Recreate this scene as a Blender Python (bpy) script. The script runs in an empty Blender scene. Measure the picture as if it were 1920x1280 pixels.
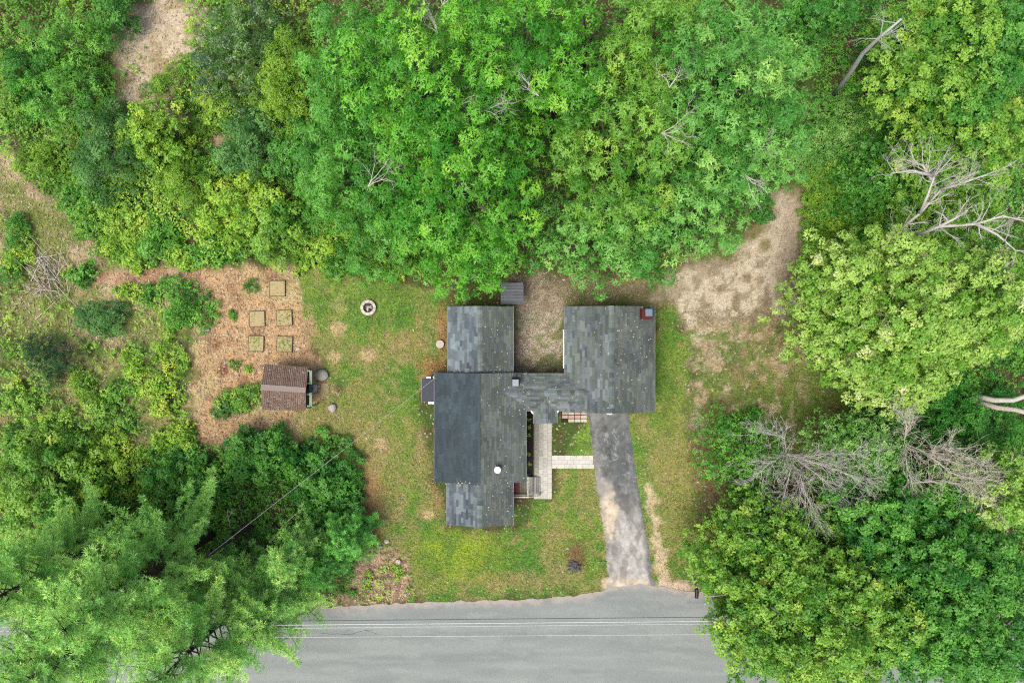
import bpy, math, random
import numpy as np
from mathutils import Vector

random.seed(7)
rng = np.random.default_rng(7)
sc = bpy.context.scene
COL = sc.collection

# ------------------------------------------------------------------ camera
H, S = 50.0, 25.0            # drone height, photo pixels per metre on the ground
cam = bpy.data.cameras.new('camera')
cam.sensor_width = 36.0
cam.lens = 36.0 * H / (1920 / S)
cam.clip_end = 600.0
co = bpy.data.objects.new('camera', cam)
COL.objects.link(co)
co.location = (0, 0, H)
sc.camera = co

# ------------------------------------------------------------------ sky, sun, exposure
SUN_EL, SUN_AZ = math.radians(66), math.radians(225)      # azimuth: clockwise from +Y (top of the photo)
w = bpy.data.worlds.new('World')
sc.world = w
w.use_nodes = True
nt = w.node_tree
sky = nt.nodes.new('ShaderNodeTexSky')
sky.sky_type = 'NISHITA'
sky.sun_disc = False
sky.sun_elevation = SUN_EL
sky.sun_rotation = SUN_AZ
sky.air_density = 1.0
sky.dust_density = 6.0
sky.ozone_density = 0.6
bg = nt.nodes['Background']
bg.inputs['Strength'].default_value = 0.12
nt.links.new(sky.outputs[0], bg.inputs['Color'])
sun = bpy.data.lights.new('sun', 'SUN')
sun.energy = 1.5
sun.angle = math.radians(35)
sun.color = (1.0, 0.97, 0.92)
so = bpy.data.objects.new('sun', sun)
COL.objects.link(so)
d = Vector((math.sin(SUN_AZ) * math.cos(SUN_EL), math.cos(SUN_AZ) * math.cos(SUN_EL), math.sin(SUN_EL)))
so.rotation_euler = d.to_track_quat('Z', 'Y').to_euler()
so.location = (0, 0, 45)
sc.cycles.use_denoising = False
sc.cycles.filter_width = 1.2
sc.view_settings.view_transform = 'Standard'
sc.view_settings.look = 'None'
sc.view_settings.gamma = 1.0
sc.view_settings.exposure = 1.88
KA = 0.28                    # surface albedo / brightness seen in the photograph


# ------------------------------------------------------------------ helpers
def W(px, py, z=0.0):
    k = (H - z) / H / S
    return np.array(((px - 960) * k, (640 - py) * k, z))


def lin(c):
    c = np.asarray(c, float) / 255.0
    return np.where(c <= 0.04045, c / 12.92, ((c + 0.055) / 1.055) ** 2.4)


def alb(r, g, b, f=1.0):
    return np.clip(lin((r, g, b)) * KA * f, 0, 0.9)


NT = [np.random.default_rng(100 + i).random((256, 256)) for i in range(8)]


def vnoise(x, y, s=0):
    t = NT[s % 8]
    xi, yi = np.floor(x).astype(int), np.floor(y).astype(int)
    fx, fy = x - xi, y - yi
    fx = fx * fx * (3 - 2 * fx)
    fy = fy * fy * (3 - 2 * fy)
    a, b = t[xi & 255, yi & 255], t[(xi + 1) & 255, yi & 255]
    c, e = t[xi & 255, (yi + 1) & 255], t[(xi + 1) & 255, (yi + 1) & 255]
    return (a * (1 - fx) + b * fx) * (1 - fy) + (c * (1 - fx) + e * fx) * fy


def fbm(x, y, s=0, o=4):
    r, a, n = 0, 1.0, 0
    for i in range(o):
        r = r + a * vnoise(x * 2 ** i + 17 * i, y * 2 ** i + 31 * i, s + i)
        n += a
        a *= 0.5
    return r / n


def sstep(a, b, x):
    t = np.clip((x - a) / (b - a), 0, 1)
    return t * t * (3 - 2 * t)


def poly_mask(px, py, pts, soft=8, namp=14, ns=22, seed=0):
    pts = np.asarray(pts, float)
    inside = np.zeros(px.shape, bool)
    dist = np.full(px.shape, 1e9)
    n = len(pts)
    for i in range(n):
        x0, y0 = pts[i]
        x1, y1 = pts[(i + 1) % n]
        dx, dy = x1 - x0, y1 - y0
        t = np.clip(((px - x0) * dx + (py - y0) * dy) / (dx * dx + dy * dy + 1e-9), 0, 1)
        dist = np.minimum(dist, np.hypot(px - x0 - t * dx, py - y0 - t * dy))
        if y0 != y1:
            hit = ((y0 > py) != (y1 > py)) & (px < (x1 - x0) * (py - y0) / (y1 - y0) + x0)
            inside ^= hit
    sd = np.where(inside, dist, -dist) + (fbm(px / ns, py / ns, seed, 4) - 0.5) * 2 * namp
    return sstep(-soft, soft, sd)


def ell_mask(px, py, cx, cy, rx, ry, soft=0.35, namp=0.5, ns=14, seed=0):
    r = np.hypot((px - cx) / rx, (py - cy) / ry) + (fbm(px / ns, py / ns, seed, 3) - 0.5) * 2 * namp
    return 1 - sstep(1 - soft, 1 + soft, r)


ROOT = {}


class MB:
    def __init__(self):
        self.v, self.f, self.c = [], [], []

    def add(self, verts, faces, col=None):
        o = len(self.v)
        self.v.extend([tuple(map(float, p)) for p in verts])
        self.f.extend([tuple(i + o for i in f) for f in faces])
        self.c.extend([col] * len(faces))
        return self

    def box(self, c, s, rz=0.0, ch=0.0, col=None, tilt=None):
        x, y, z = s[0] / 2, s[1] / 2, s[2] / 2
        if ch:
            vs = [(-x, -y, -z), (x, -y, -z), (x, y, -z), (-x, y, -z),
                  (-x, -y, z - ch), (x, -y, z - ch), (x, y, z - ch), (-x, y, z - ch),
                  (-x + ch, -y + ch, z), (x - ch, -y + ch, z), (x - ch, y - ch, z), (-x + ch, y - ch, z)]
            fs = [(3, 2, 1, 0), (8, 9, 10, 11)]
            for a in (0, 4):
                fs += [(a + i, a + (i + 1) % 4, a + 4 + (i + 1) % 4, a + 4 + i) for i in range(4)]
        else:
            vs = [(-x, -y, -z), (x, -y, -z), (x, y, -z), (-x, y, -z), (-x, -y, z), (x, -y, z), (x, y, z), (-x, y, z)]
            fs = [(3, 2, 1, 0), (4, 5, 6, 7), (0, 1, 5, 4), (1, 2, 6, 5), (2, 3, 7, 6), (3, 0, 4, 7)]
        ca, sa = math.cos(rz), math.sin(rz)
        out = []
        for p in vs:
            q = p
            if tilt:
                ct, st = math.cos(tilt), math.sin(tilt)
                q = (p[0], p[1] * ct - p[2] * st, p[1] * st + p[2] * ct)
            out.append((c[0] + q[0] * ca - q[1] * sa, c[1] + q[0] * sa + q[1] * ca, c[2] + q[2]))
        return self.add(out, fs, col)

    def tube(self, pts, rad, n=6, col=None, cap=True):
        pts = [Vector(p) for p in pts]
        if not hasattr(rad, '__len__'):
            rad = [rad] * len(pts)
        vs, fs = [], []
        ref = Vector((0.31, 0.87, 0.38))
        for i, p in enumerate(pts):
            t = (pts[min(i + 1, len(pts) - 1)] - pts[max(i - 1, 0)])
            if t.length < 1e-9:
                t = Vector((0, 0, 1))
            t.normalize()
            u = t.cross(ref)
            if u.length < 0.05:
                u = t.cross(Vector((1, 0, 0)))
            u.normalize()
            q = t.cross(u)
            for k in range(n):
                a = 2 * math.pi * k / n
                vs.append(p + (u * math.cos(a) + q * math.sin(a)) * rad[i])
        for i in range(len(pts) - 1):
            for k in range(n):
                a, b = i * n + k, i * n + (k + 1) % n
                fs.append((a, b, b + n, a + n))
        if cap:
            fs.append(tuple(range(n))[::-1])
            fs.append(tuple(range((len(pts) - 1) * n, len(pts) * n)))
        return self.add(vs, fs, col)

    def lathe(self, c, prof, n=16, col=None):
        vs, fs = [], []
        for r, z in prof:
            for k in range(n):
                a = 2 * math.pi * k / n
                vs.append((c[0] + r * math.cos(a), c[1] + r * math.sin(a), c[2] + z))
        for i in range(len(prof) - 1):
            for k in range(n):
                a, b = i * n + k, i * n + (k + 1) % n
                fs.append((a, b, b + n, a + n))
        fs.append(tuple(range(n))[::-1])
        fs.append(tuple(range((len(prof) - 1) * n, len(prof) * n)))
        return self.add(vs, fs, col)

    def rock(self, c, s, seed=0, rz=0.0):
        import bmesh
        bm = bmesh.new()
        bmesh.ops.create_icosphere(bm, subdivisions=2, radius=1)
        r = np.random.default_rng(seed)
        dirs = r.normal(size=(5, 3))
        dirs /= np.linalg.norm(dirs, axis=1)[:, None]
        lim = r.uniform(0.62, 0.9, 5)
        ca, sa = math.cos(rz), math.sin(rz)
        vs = []
        for v in bm.verts:
            p = np.array(v.co)
            for dd, l in zip(dirs, lim):
                k = p @ dd
                if k > l:
                    p = p - dd * (k - l)
            p = p * (1 + r.uniform(-0.05, 0.05)) * np.array(s)
            vs.append((c[0] + p[0] * ca - p[1] * sa, c[1] + p[0] * sa + p[1] * ca, c[2] + p[2]))
        fs = [tuple(v.index for v in f.verts) for f in bm.faces]
        bm.free()
        return self.add(vs, fs)

    def mesh(self, name, mat, off=(0, 0, 0), smooth=False):
        me = bpy.data.meshes.new(name)
        me.from_pydata([(a - off[0], b - off[1], c - off[2]) for a, b, c in self.v], [], self.f)
        if any(c is not None for c in self.c):
            at = me.attributes.new('col', 'FLOAT_COLOR', 'FACE')
            at.data.foreach_set('color', np.array([tuple(c) + (1,) if c is not None else (1, 1, 1, 1) for c in self.c], 'f').ravel())
        me.materials.append(mat)
        if smooth:
            me.polygons.foreach_set('use_smooth', [True] * len(me.polygons))
        return me


def tag(o, label=None, cat=None, group=None, kind=None):
    for k, v in (('label', label), ('category', cat), ('group', group), ('kind', kind)):
        if v:
            o[k] = v
    return o


def thing(name, loc, label, cat, group=None):
    o = bpy.data.objects.new(name, None)
    o.empty_display_size = 0.3
    COL.objects.link(o)
    o.location = tuple(map(float, loc))
    ROOT[o] = tuple(map(float, loc))
    return tag(o, label, cat, group)


def obj(name, mb, mat, parent=None, smooth=False):
    off = ROOT.get(parent, (0, 0, 0))
    me = mb.mesh(name, mat, off, smooth) if isinstance(mb, MB) else mb
    o = bpy.data.objects.new(name, me)
    COL.objects.link(o)
    if parent is not None:
        o.parent = parent
        ROOT[o] = off
    return o


def solo(name, mb, mat, loc, label, cat, group=None, smooth=False):
    me = mb.mesh(name, mat, tuple(loc), smooth)
    o = bpy.data.objects.new(name, me)
    COL.objects.link(o)
    o.location = tuple(map(float, loc))
    return tag(o, label, cat, group)


def struct(name, mb, mat, smooth=False):
    return tag(obj(name, mb, mat, None, smooth), kind='structure')


def quad_mesh(name, V, mat, off=(0, 0, 0), col=None, tint=None, tri=False):
    """V: (F,4,3) separate quads (or (F,3,3) triangles)"""
    k = 3 if tri else 4
    F = len(V)
    me = bpy.data.meshes.new(name)
    me.vertices.add(F * k)
    me.vertices.foreach_set('co', (V.reshape(-1, 3) - np.asarray(off)).astype('f').ravel())
    me.loops.add(F * k)
    me.loops.foreach_set('vertex_index', np.arange(F * k, dtype='i'))
    me.polygons.add(F)
    me.polygons.foreach_set('loop_start', np.arange(0, F * k, k, dtype='i'))
    me.update(calc_edges=True)
    if col is not None:
        at = me.attributes.new('col', 'FLOAT_COLOR', 'FACE')
        at.data.foreach_set('color', np.concatenate([col, np.ones((F, 1))], 1).astype('f').ravel())
    if tint is not None:
        at = me.attributes.new('tint', 'FLOAT', 'FACE')
        at.data.foreach_set('value', tint.astype('f'))
    me.materials.append(mat)
    return me


# ------------------------------------------------------------------ materials
def new_mat(name, rough=0.8, spec=0.15):
    m = bpy.data.materials.new(name)
    m.use_nodes = True
    b = m.node_tree.nodes['Principled BSDF']
    b.inputs['Roughness'].default_value = rough
    b.inputs['Specular IOR Level'].default_value = spec
    return m, m.node_tree, b


def tex_noise(t, scale, detail=6, rough=0.6):
    tc = t.nodes.new('ShaderNodeTexCoord')
    n = t.nodes.new('ShaderNodeTexNoise')
    n.inputs['Scale'].default_value = scale
    n.inputs['Detail'].default_value = detail
    n.inputs['Roughness'].default_value = rough
    t.links.new(tc.outputs['Object'], n.inputs['Vector'])
    return n


def ramp(t, fac, stops):
    r = t.nodes.new('ShaderNodeValToRGB')
    e = r.color_ramp.elements
    while len(e) < len(stops):
        e.new(0.5)
    for i, (p, c) in enumerate(stops):
        e[i].position = p
        e[i].color = tuple(c[:3]) + (1,) if len(c) >= 3 else (c[0],) * 3 + (1,)
    t.links.new(fac, r.inputs[0])
    return r


def mul(t, a, b, fac=1.0):
    m = t.nodes.new('ShaderNodeMixRGB')
    m.blend_type = 'MULTIPLY'
    m.inputs[0].default_value = fac
    t.links.new(a, m.inputs[1])
    t.links.new(b, m.inputs[2])
    return m


def bump(t, b, h, strength, dist):
    n = t.nodes.new('ShaderNodeBump')
    n.inputs['Strength'].default_value = strength
    n.inputs['Distance'].default_value = dist
    t.links.new(h, n.inputs['Height'])
    t.links.new(n.outputs[0], b.inputs['Normal'])


def plain(name, c, rough=0.7, var=0.25, scale=6, spec=0.15, bs=0.3, stretch=None):
    m, t, b = new_mat(name, rough, spec)
    n = tex_noise(t, scale)
    if stretch:
        mp = t.nodes.new('ShaderNodeMapping')
        mp.inputs['Scale'].default_value = stretch
        src = n.inputs['Vector'].links[0].from_socket
        t.links.new(src, mp.inputs[0])
        t.links.new(mp.outputs[0], n.inputs['Vector'])
    c = np.asarray(c)
    r = ramp(t, n.outputs[0], [(0.25, c * (1 - var)), (0.75, np.minimum(c * (1 + var), 0.9))])
    t.links.new(r.outputs[0], b.inputs['Base Color'])
    if bs:
        bump(t, b, n.outputs[0], bs, 0.02)
    return m


def attr_mat(name, rough=0.85, scale=9, lo=0.7, hi=1.3, spec=0.12, bs=0.4, scale2=None, bd=0.04):
    m, t, b = new_mat(name, rough, spec)
    a = t.nodes.new('ShaderNodeAttribute')
    a.attribute_name = 'col'
    n = tex_noise(t, scale, 8, 0.7)
    r = ramp(t, n.outputs[0], [(0.3, (lo,) * 3), (0.7, (hi,) * 3)])
    x = mul(t, a.outputs['Color'], r.outputs[0])
    if scale2:
        n2 = tex_noise(t, scale2, 3, 0.6)
        r2 = ramp(t, n2.outputs[0], [(0.35, (lo,) * 3), (0.65, (hi,) * 3)])
        x = mul(t, x.outputs[0], r2.outputs[0])
    t.links.new(x.outputs[0], b.inputs['Base Color'])
    if bs:
        bump(t, b, n.outputs[0], bs, bd)
    return m


def leaf_mat(name, dark, light, accent=None, trans=0.32, rough=0.5, spec=0.2, f=1.0):
    m, t, b = new_mat(name, rough, spec)
    a = t.nodes.new('ShaderNodeAttribute')
    a.attribute_name = 'tint'
    dk, lt = alb(*dark) * f, alb(*light) * f
    ac = alb(*(accent or light)) * f
    r = ramp(t, a.outputs['Fac'], [(0.1, dk), (0.5, (dk + lt) / 2), (0.85, lt), (1.0, ac)])
    t.links.new(r.outputs[0], b.inputs['Base Color'])
    tr = t.nodes.new('ShaderNodeBsdfTranslucent')
    g = t.nodes.new('ShaderNodeMixRGB')
    g.blend_type = 'MULTIPLY'
    g.inputs[0].default_value = 1
    g.inputs[2].default_value = (1.15, 1.2, 0.6, 1)
    t.links.new(r.outputs[0], g.inputs[1])
    t.links.new(g.outputs[0], tr.inputs['Color'])
    mx = t.nodes.new('ShaderNodeMixShader')
    mx.inputs[0].default_value = trans
    out = t.nodes['Material Output']
    t.links.new(b.outputs[0], mx.inputs[1])
    t.links.new(tr.outputs[0], mx.inputs[2])
    t.links.new(mx.outputs[0], out.inputs[0])
    return m


LF = 1.5
L = {
    'oak': leaf_mat('oak_leaf', (58, 140, 30), (126, 204, 62), (156, 212, 66), f=LF),
    'oak_pale': leaf_mat('pale_oak_leaf', (72, 148, 50), (142, 208, 96), (170, 214, 104), f=LF),
    'oak_yellow': leaf_mat('yellowing_oak_leaf', (80, 144, 40), (146, 202, 76), (176, 206, 78), f=LF),
    'oak_grey': leaf_mat('grey_green_leaf', (58, 132, 38), (114, 188, 70), f=LF),
    'maple': leaf_mat('bright_maple_leaf', (108, 168, 46), (184, 222, 106), (216, 224, 160), f=LF),
    'maple_green': leaf_mat('maple_leaf', (80, 146, 40), (156, 206, 78), (190, 216, 90), f=LF),
    'maple_deep': leaf_mat('deep_green_leaf', (52, 126, 38), (112, 182, 68), f=LF),
    'shrub_yellow': leaf_mat('yellow_green_shrub_leaf', (118, 176, 44), (184, 224, 80), (208, 222, 76), f=LF),
    'shrub_green': leaf_mat('green_shrub_leaf', (60, 134, 36), (124, 194, 68), f=LF),
    'shrub_dark': leaf_mat('dark_shrub_leaf', (42, 120, 30), (90, 168, 54), f=LF),
    'blue_green': leaf_mat('blue_green_leaf', (54, 114, 44), (112, 168, 84), f=LF),
    'darkest': leaf_mat('spruce_needle', (22, 58, 38), (52, 98, 60), f=LF),
    'glossy': leaf_mat('glossy_leaf', (38, 84, 32), (104, 154, 58), (170, 200, 70), spec=0.4, rough=0.4, f=LF),
    'olive': leaf_mat('olive_leaf', (96, 150, 34), (150, 196, 60), f=LF),
    'pine': leaf_mat('pine_needle', (84, 148, 60), (158, 206, 100), (194, 218, 114), trans=0.3, f=LF * 1.7),
    'pine_green': leaf_mat('young_pine_needle', (56, 124, 42), (112, 180, 78), trans=0.3, f=LF * 1.7),
    'under': leaf_mat('undergrowth_leaf', (90, 152, 40), (168, 216, 78), (198, 218, 84), f=LF),
    'dry': leaf_mat('sparse_leaf', (92, 158, 58), (158, 212, 108), f=LF),
}
BARK = plain('bark', alb(96, 84, 72), 0.9, 0.4, 8, stretch=(1, 1, 0.3))
GREYBARK = plain('weathered_grey_bark', alb(218, 214, 204), 0.9, 0.2, 8)
BIRCH = plain('birch_bark', alb(205, 208, 200), 0.8, 0.25, 10)
TANBARK = plain('pale_dead_wood', alb(232, 224, 206), 0.9, 0.15, 9)
GROUND = attr_mat('ground_cover', 0.95, 5, 0.64, 1.36, 0.05, 0.6, 17, 0.05)
GRASS = attr_mat('grass_blade', 0.7, 3, 0.9, 1.1, 0.2, 0)
LITTER = attr_mat('fallen_leaf', 0.8, 3, 0.9, 1.1, 0.2, 0)
ASPHALT = attr_mat('asphalt', 0.9, 12, 0.82, 1.18, 0.12, 0.3, 30, 0.01)
SHINGLE = attr_mat('shingle', 0.85, 7, 0.85, 1.15, 0.12, 0.25, 60, 0.01)
PAVER = attr_mat('paver', 0.85, 8, 0.86, 1.12, 0.25, 0.2, 40, 0.01)
WOODCOL = attr_mat('weathered_wood', 0.85, 10, 0.8, 1.2, 0.2, 0.3, 40, 0.01)
STONE = plain('granite', alb(192, 190, 178), 0.85, 0.55, 18)
STONE_W = plain('pale_stone', alb(215, 205, 190), 0.85, 0.2, 9)
WHITE = plain('white_paint', (0.78, 0.78, 0.76), 0.5, 0.05, 5)
CREAM = plain('cream_paint', alb(226, 222, 200), 0.6, 0.1, 5)
SIDING = plain('grey_siding', alb(150, 152, 148), 0.7, 0.1, 4)
DARKROOF = plain('black_membrane', alb(76, 80, 92), 0.75, 0.2, 5)
BRICK = plain('red_brick', alb(98, 44, 42), 0.85, 0.3, 14)
MORTAR = plain('mortar', alb(170, 160, 150), 0.9, 0.1, 14)
METAL = plain('blue_grey_metal', alb(92, 118, 138), 0.35, 0.1, 3, spec=0.5)
DARK = plain('dark_void', alb(40, 38, 36), 0.9, 0.3, 8)
MULCH = plain('dark_mulch', alb(58, 48, 42), 0.95, 0.5, 22, bs=0.8)
SOIL = plain('strewn_straw_soil', alb(196, 178, 132), 0.95, 0.35, 24, bs=0.8)
BOARD = plain('grey_board', alb(120, 105, 82), 0.85, 0.25, 8)
GREENP = plain('sage_green_paint', alb(142, 172, 142), 0.6, 0.12, 6)
CORR = attr_mat('brown_corrugated', 0.8, 10, 0.75, 1.25, 0.25, 0.2, 46, 0.01)
RED = plain('red_paint', alb(150, 62, 58), 0.6, 0.12, 6)
GLASS, _t, _b = new_mat('window_glass', 0.08, 0.6)
_b.inputs['Base Color'].default_value = (0.03, 0.04, 0.05, 1)
BLACK = plain('black_metal', alb(42, 42, 46), 0.5, 0.15, 5)
WIREM = plain('pale_cable', alb(225, 228, 228), 0.5, 0.05, 3)  # light reflected by the road wires is painted in as a white colour
WIRED = plain('dark_cable', alb(70, 72, 72), 0.5, 0.05, 3)
LOG = plain('charred_log', alb(110, 100, 90), 0.9, 0.5, 20)
ASH = plain('ash', alb(92, 88, 84), 0.95, 0.4, 14)

# ------------------------------------------------------------------ ground colour map (albedo by place)
ROAD_TOP = [(-900, 1172), (-200, 1158), (300, 1148), (560, 1140), (660, 1135), (780, 1128), (900, 1125), (1000, 1122), (1080, 1117),
            (1120, 1108), (1150, 1099), (1200, 1094), (1235, 1096), (1265, 1104), (1310, 1110), (1400, 1113), (1700, 1108), (2200, 1100), (2900, 1092)]
DRIVE_L = [(768, 1101), (800, 1105), (820, 1107), (870, 1114), (925, 1120), (960, 1125), (1000, 1132), (1040, 1137), (1080, 1140), (1102, 1138)]
DRIVE_R = [(768, 1178), (800, 1180), (820, 1183), (870, 1190), (925, 1199), (960, 1205), (1000, 1211), (1040, 1217), (1080, 1223), (1102, 1231)]

LAWN = [(560, 500), (640, 515), (720, 530), (838, 545), (840, 690), (800, 705), (790, 770), (812, 900), (838, 985), (990, 990), (1000, 935),
        (1033, 930), (1100, 770), (1225, 770), (1225, 575), (1262, 575), (1288, 640), (1285, 800), (1300, 900), (1310, 1000), (1330, 1095), (1240, 1098),
        (1150, 1105), (1000, 1120), (800, 1125), (735, 1110), (690, 1010), (680, 930), (600, 850), (560, 820), (560, 770), (640, 740), (590, 650), (570, 560)]
LITTER_YARD = [(362, 512), (450, 502), (560, 490), (592, 560), (585, 660), (640, 730), (640, 830), (560, 835), (350, 835), (355, 720), (372, 620), (388, 560)]
DIRT = [(962, 520), (1060, 515), (1240, 520), (1300, 470), (1390, 440), (1420, 400), (1430, 350), (1512, 350), (1508, 460), (1530, 600), (1560, 650),
        (1660, 800), (1400, 810), (1280, 815), (1300, 700), (1282, 640), (1262, 575), (1230, 572), (1058, 572), (1058, 700), (962, 700)]
PALE_SAND = [(1225, 560), (1250, 515), (1330, 480), (1420, 455), (1450, 380), (1500, 380), (1500, 520), (1520, 570), (1440, 590), (1380, 610), (1345, 690), (1320, 800), (1288, 810), (1310, 700), (1290, 640), (1265, 580)]
COURT = [(968, 560), (1052, 560), (1056, 698), (966, 698)]
LEFT_OPEN = [(0, 262), (60, 330), (150, 430), (185, 500), (375, 500), (375, 560), (360, 650), (200, 660), (0, 660)]
TOP_DIRT = [(205, 70), (290, -10), (395, -10), (368, 90), (320, 195), (425, 265), (405, 330), (310, 250), (215, 190)]
PATH = [(165, 512), (300, 503), (375, 508), (385, 530), (310, 533), (175, 532)]
FRONT_LITTER = [(560, 1140), (575, 1105), (650, 1090), (690, 1020), (735, 1015), (765, 1060), (785, 1125)]
DRY_RIGHT = [(1230, 830), (1290, 800), (1420, 800), (1700, 800), (1500, 1000), (1420, 1110), (1240, 1100), (1215, 960)]


def ground_info(px, py):
    """albedo, grass density, litter density at photo-pixel ground positions"""
    n1 = fbm(px / 90, py / 90, 0)
    n2 = fbm(px / 30 + 5, py / 30, 1)
    n3 = fbm(px / 9, py / 9 + 3, 2, 3)
    C = lambda *c: alb(*c)[None, :]
    def lay(col, new, m):
        return col * (1 - m[:, None]) + new * m[:, None]
    def two(a, b, n, lo=0.38, hi=0.62):
        k = sstep(lo, hi, n)[:, None]
        return C(*a) * (1 - k) + C(*b) * k
    col = two((90, 86, 54), (76, 102, 46), n2)
    grass = np.full(px.shape, 0.06)
    litter = np.full(px.shape, 0.25)
    m = poly_mask(px, py, LEFT_OPEN, 20, 40, 60, 1)
    col = lay(col, two((186, 168, 132), (122, 136, 66), 0.5 * n2 + 0.5 * n1), m)
    grass = grass * (1 - m) + 0.35 * m
    litter = litter * (1 - m) + 0.5 * m
    m = poly_mask(px, py, [(-40, 640), (360, 650), (362, 870), (-40, 900)], 14, 20, 30, 2)
    col = lay(col, two((150, 146, 92), (100, 122, 58), n2), m)
    grass = grass * (1 - m) + 0.35 * m
    m = poly_mask(px, py, TOP_DIRT, 12, 26, 40, 2)
    col = lay(col, two((204, 188, 160), (168, 152, 112), n2, 0.45, 0.7), m)
    grass *= 1 - m * 0.8
    litter = litter * (1 - m) + 0.35 * m
    m = poly_mask(px, py, LITTER_YARD, 12, 30, 26, 3)
    c = two((196, 162, 120), (192, 174, 124), n1)
    c = lay(c, C(160, 126, 92), 0.75 * sstep(0.56, 0.7, n2))
    for (x, y, rx, ry, k) in ((418, 695, 9, 10, .9), (405, 648, 9, 8, .7), (430, 640, 8, 6, .6), (455, 712, 14, 9, .6), (520, 525, 30, 10, .4), (585, 660, 20, 8, .4)):
        c = lay(c, C(128, 84, 58), k * ell_mask(px, py, x, y, rx, ry, 0.6, 0.5, 8, 4))
    col = lay(col, c, m)
    grass = grass * (1 - m) + 0.10 * m
    litter = litter * (1 - m) + 0.8 * m
    m = poly_mask(px, py, PATH, 5, 5, 16, 5)
    col = lay(col, two((192, 160, 130), (168, 132, 102), n2), m)
    grass *= 1 - m
    litter = np.maximum(litter, 0.6 * m)
    # dry right-hand verge
    m = poly_mask(px, py, DRY_RIGHT, 25, 30, 50, 6)
    col = lay(col, two((138, 122, 84), (112, 122, 58), n2), m)
    grass = grass * (1 - m) + 0.4 * m
    # back yard dirt
    m = poly_mask(px, py, DIRT, 14, 24, 22, 7)
    c = two((138, 130, 88), (106, 114, 58), n2)
    c = lay(c, two((112, 114, 54), (90, 114, 40), n2), ell_mask(px, py, 1530, 745, 135, 66, 0.5, 0.35, 40, 2))
    c = lay(c, two((104, 124, 56), (140, 122, 88), n2), 0.9 * ell_mask(px, py, 1372, 650, 40, 85, 0.5, 0.5, 20, 3))
    c = lay(c, C(150, 138, 98), 0.7 * ell_mask(px, py, 1440, 660, 60, 55, 0.6, 0.6, 24, 5))
    ps = poly_mask(px, py, PALE_SAND, 16, 44, 24, 1) * (1 - 0.55 * sstep(585, 690, py))
    c = lay(c, two((200, 188, 162), (170, 156, 130), n2, 0.42, 0.7), ps)
    c = lay(c, C(134, 118, 90), 0.8 * ps * sstep(0.57, 0.66, fbm(px / 20, py / 26, 5)) * (py > 480))
    c = lay(c, C(184, 168, 142), 0.75 * ell_mask(px, py, 1485, 430, 22, 70, 0.4, 0.25, 20, 5))
    c = lay(c, two((200, 190, 168), (164, 152, 132), n3), poly_mask(px, py, COURT, 8, 10, 16, 2))
    c = lay(c, C(208, 196, 170), 0.8 * ell_mask(px, py, 1020, 660, 26, 38, 0.6, 0.3, 16, 2))
    c = lay(c, two((138, 126, 104), (168, 154, 126), n3), ell_mask(px, py, 1000, 545, 44, 42, 0.6, 0.4, 18, 3))
    n5 = fbm(px / 15, py / 15, 5, 5)
    n6 = fbm(px / 17 + 4, py / 15, 3, 5)
    low = sstep(575, 625, py)
    c = lay(c, two((196, 178, 146), (168, 148, 116), n3), 0.8 * low * sstep(0.53, 0.6, n5) * sstep(1560, 1430, px))
    c = lay(c, two((96, 124, 48), (112, 132, 58), n3), 0.85 * low * sstep(0.54, 0.6, n6))
    c = lay(c, C(128, 114, 88), 0.6 * (1 - low) * sstep(0.57, 0.63, n5) * sstep(470, 500, py))
    col = lay(col, c, m)
    grass = grass * (1 - m) + m * (0.5 * (1 - poly_mask(px, py, COURT, 8, 10, 16, 2)) * (py > 580) + 0.03 + 0.6 * ell_mask(px, py, 1540, 745, 110, 60, 0.5, 0.35, 40, 2) + 0.5 * ell_mask(px, py, 1372, 650, 34, 60, 0.5, 0.5, 20, 3))
    litter = litter * (1 - m) + 0.09 * m
    # lawn
    m = poly_mask(px, py, LAWN, 10, 22, 22, 4)
    c = two((90, 136, 46), (122, 148, 60), n1 * 0.6 + n2 * 0.4)
    dry = np.clip(sstep(0.52, 0.68, fbm(px / 55, py / 55, 6)) * 0.6, 0, 1)
    dry = np.maximum(dry, 0.7 * sstep(0.55, 0.62, fbm(px / 17, py / 17, 2, 5)))
    dry = np.maximum(dry, 0.75 * ell_mask(px, py, 690, 880, 50, 130, 0.6, 0.4, 30, 3))
    dry = np.maximum(dry, 0.7 * ell_mask(px, py, 610, 800, 50, 60, 0.5, 0.4, 30, 6))
    dry = np.maximum(dry, 0.85 * ell_mask(px, py, 760, 645, 50, 24, 0.5, 0.5, 24, 4))
    dry = np.maximum(dry, 0.8 * ell_mask(px, py, 800, 850, 26, 70, 0.5, 0.4, 24, 4))
    dry = np.maximum(dry, 0.7 * ell_mask(px, py, 800, 540, 60, 14, 0.5, 0.5, 24, 1))
    dry = np.maximum(dry, 0.75 * ell_mask(px, py, 960, 1088, 110, 16, 0.6, 0.5, 24, 2))
    dry = np.maximum(dry, 0.7 * ell_mask(px, py, 1262, 900, 40, 120, 0.6, 0.4, 30, 2))
    c = lay(c, two((172, 154, 104), (140, 136, 76), n3), dry)
    for (x, y, rx, ry) in ((637, 572, 15, 15), (634, 615, 15, 13), (715, 834, 11, 15), (801, 965, 12, 9), (628, 668, 14, 10), (690, 665, 16, 12)):
        c = lay(c, C(198, 174, 128), 0.9 * ell_mask(px, py, x, y, rx, ry, 0.4, 0.45, 9, 2))
    c = lay(c, two((146, 170, 46), (116, 148, 46), n2), 0.85 * ell_mask(px, py, 855, 1035, 80, 50, 0.6, 0.4, 24, 5))
    c = lay(c, two((94, 136, 44), (112, 148, 56), n2), 0.85 * ell_mask(px, py, 700, 560, 90, 46, 0.6, 0.3, 30, 7))
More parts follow.
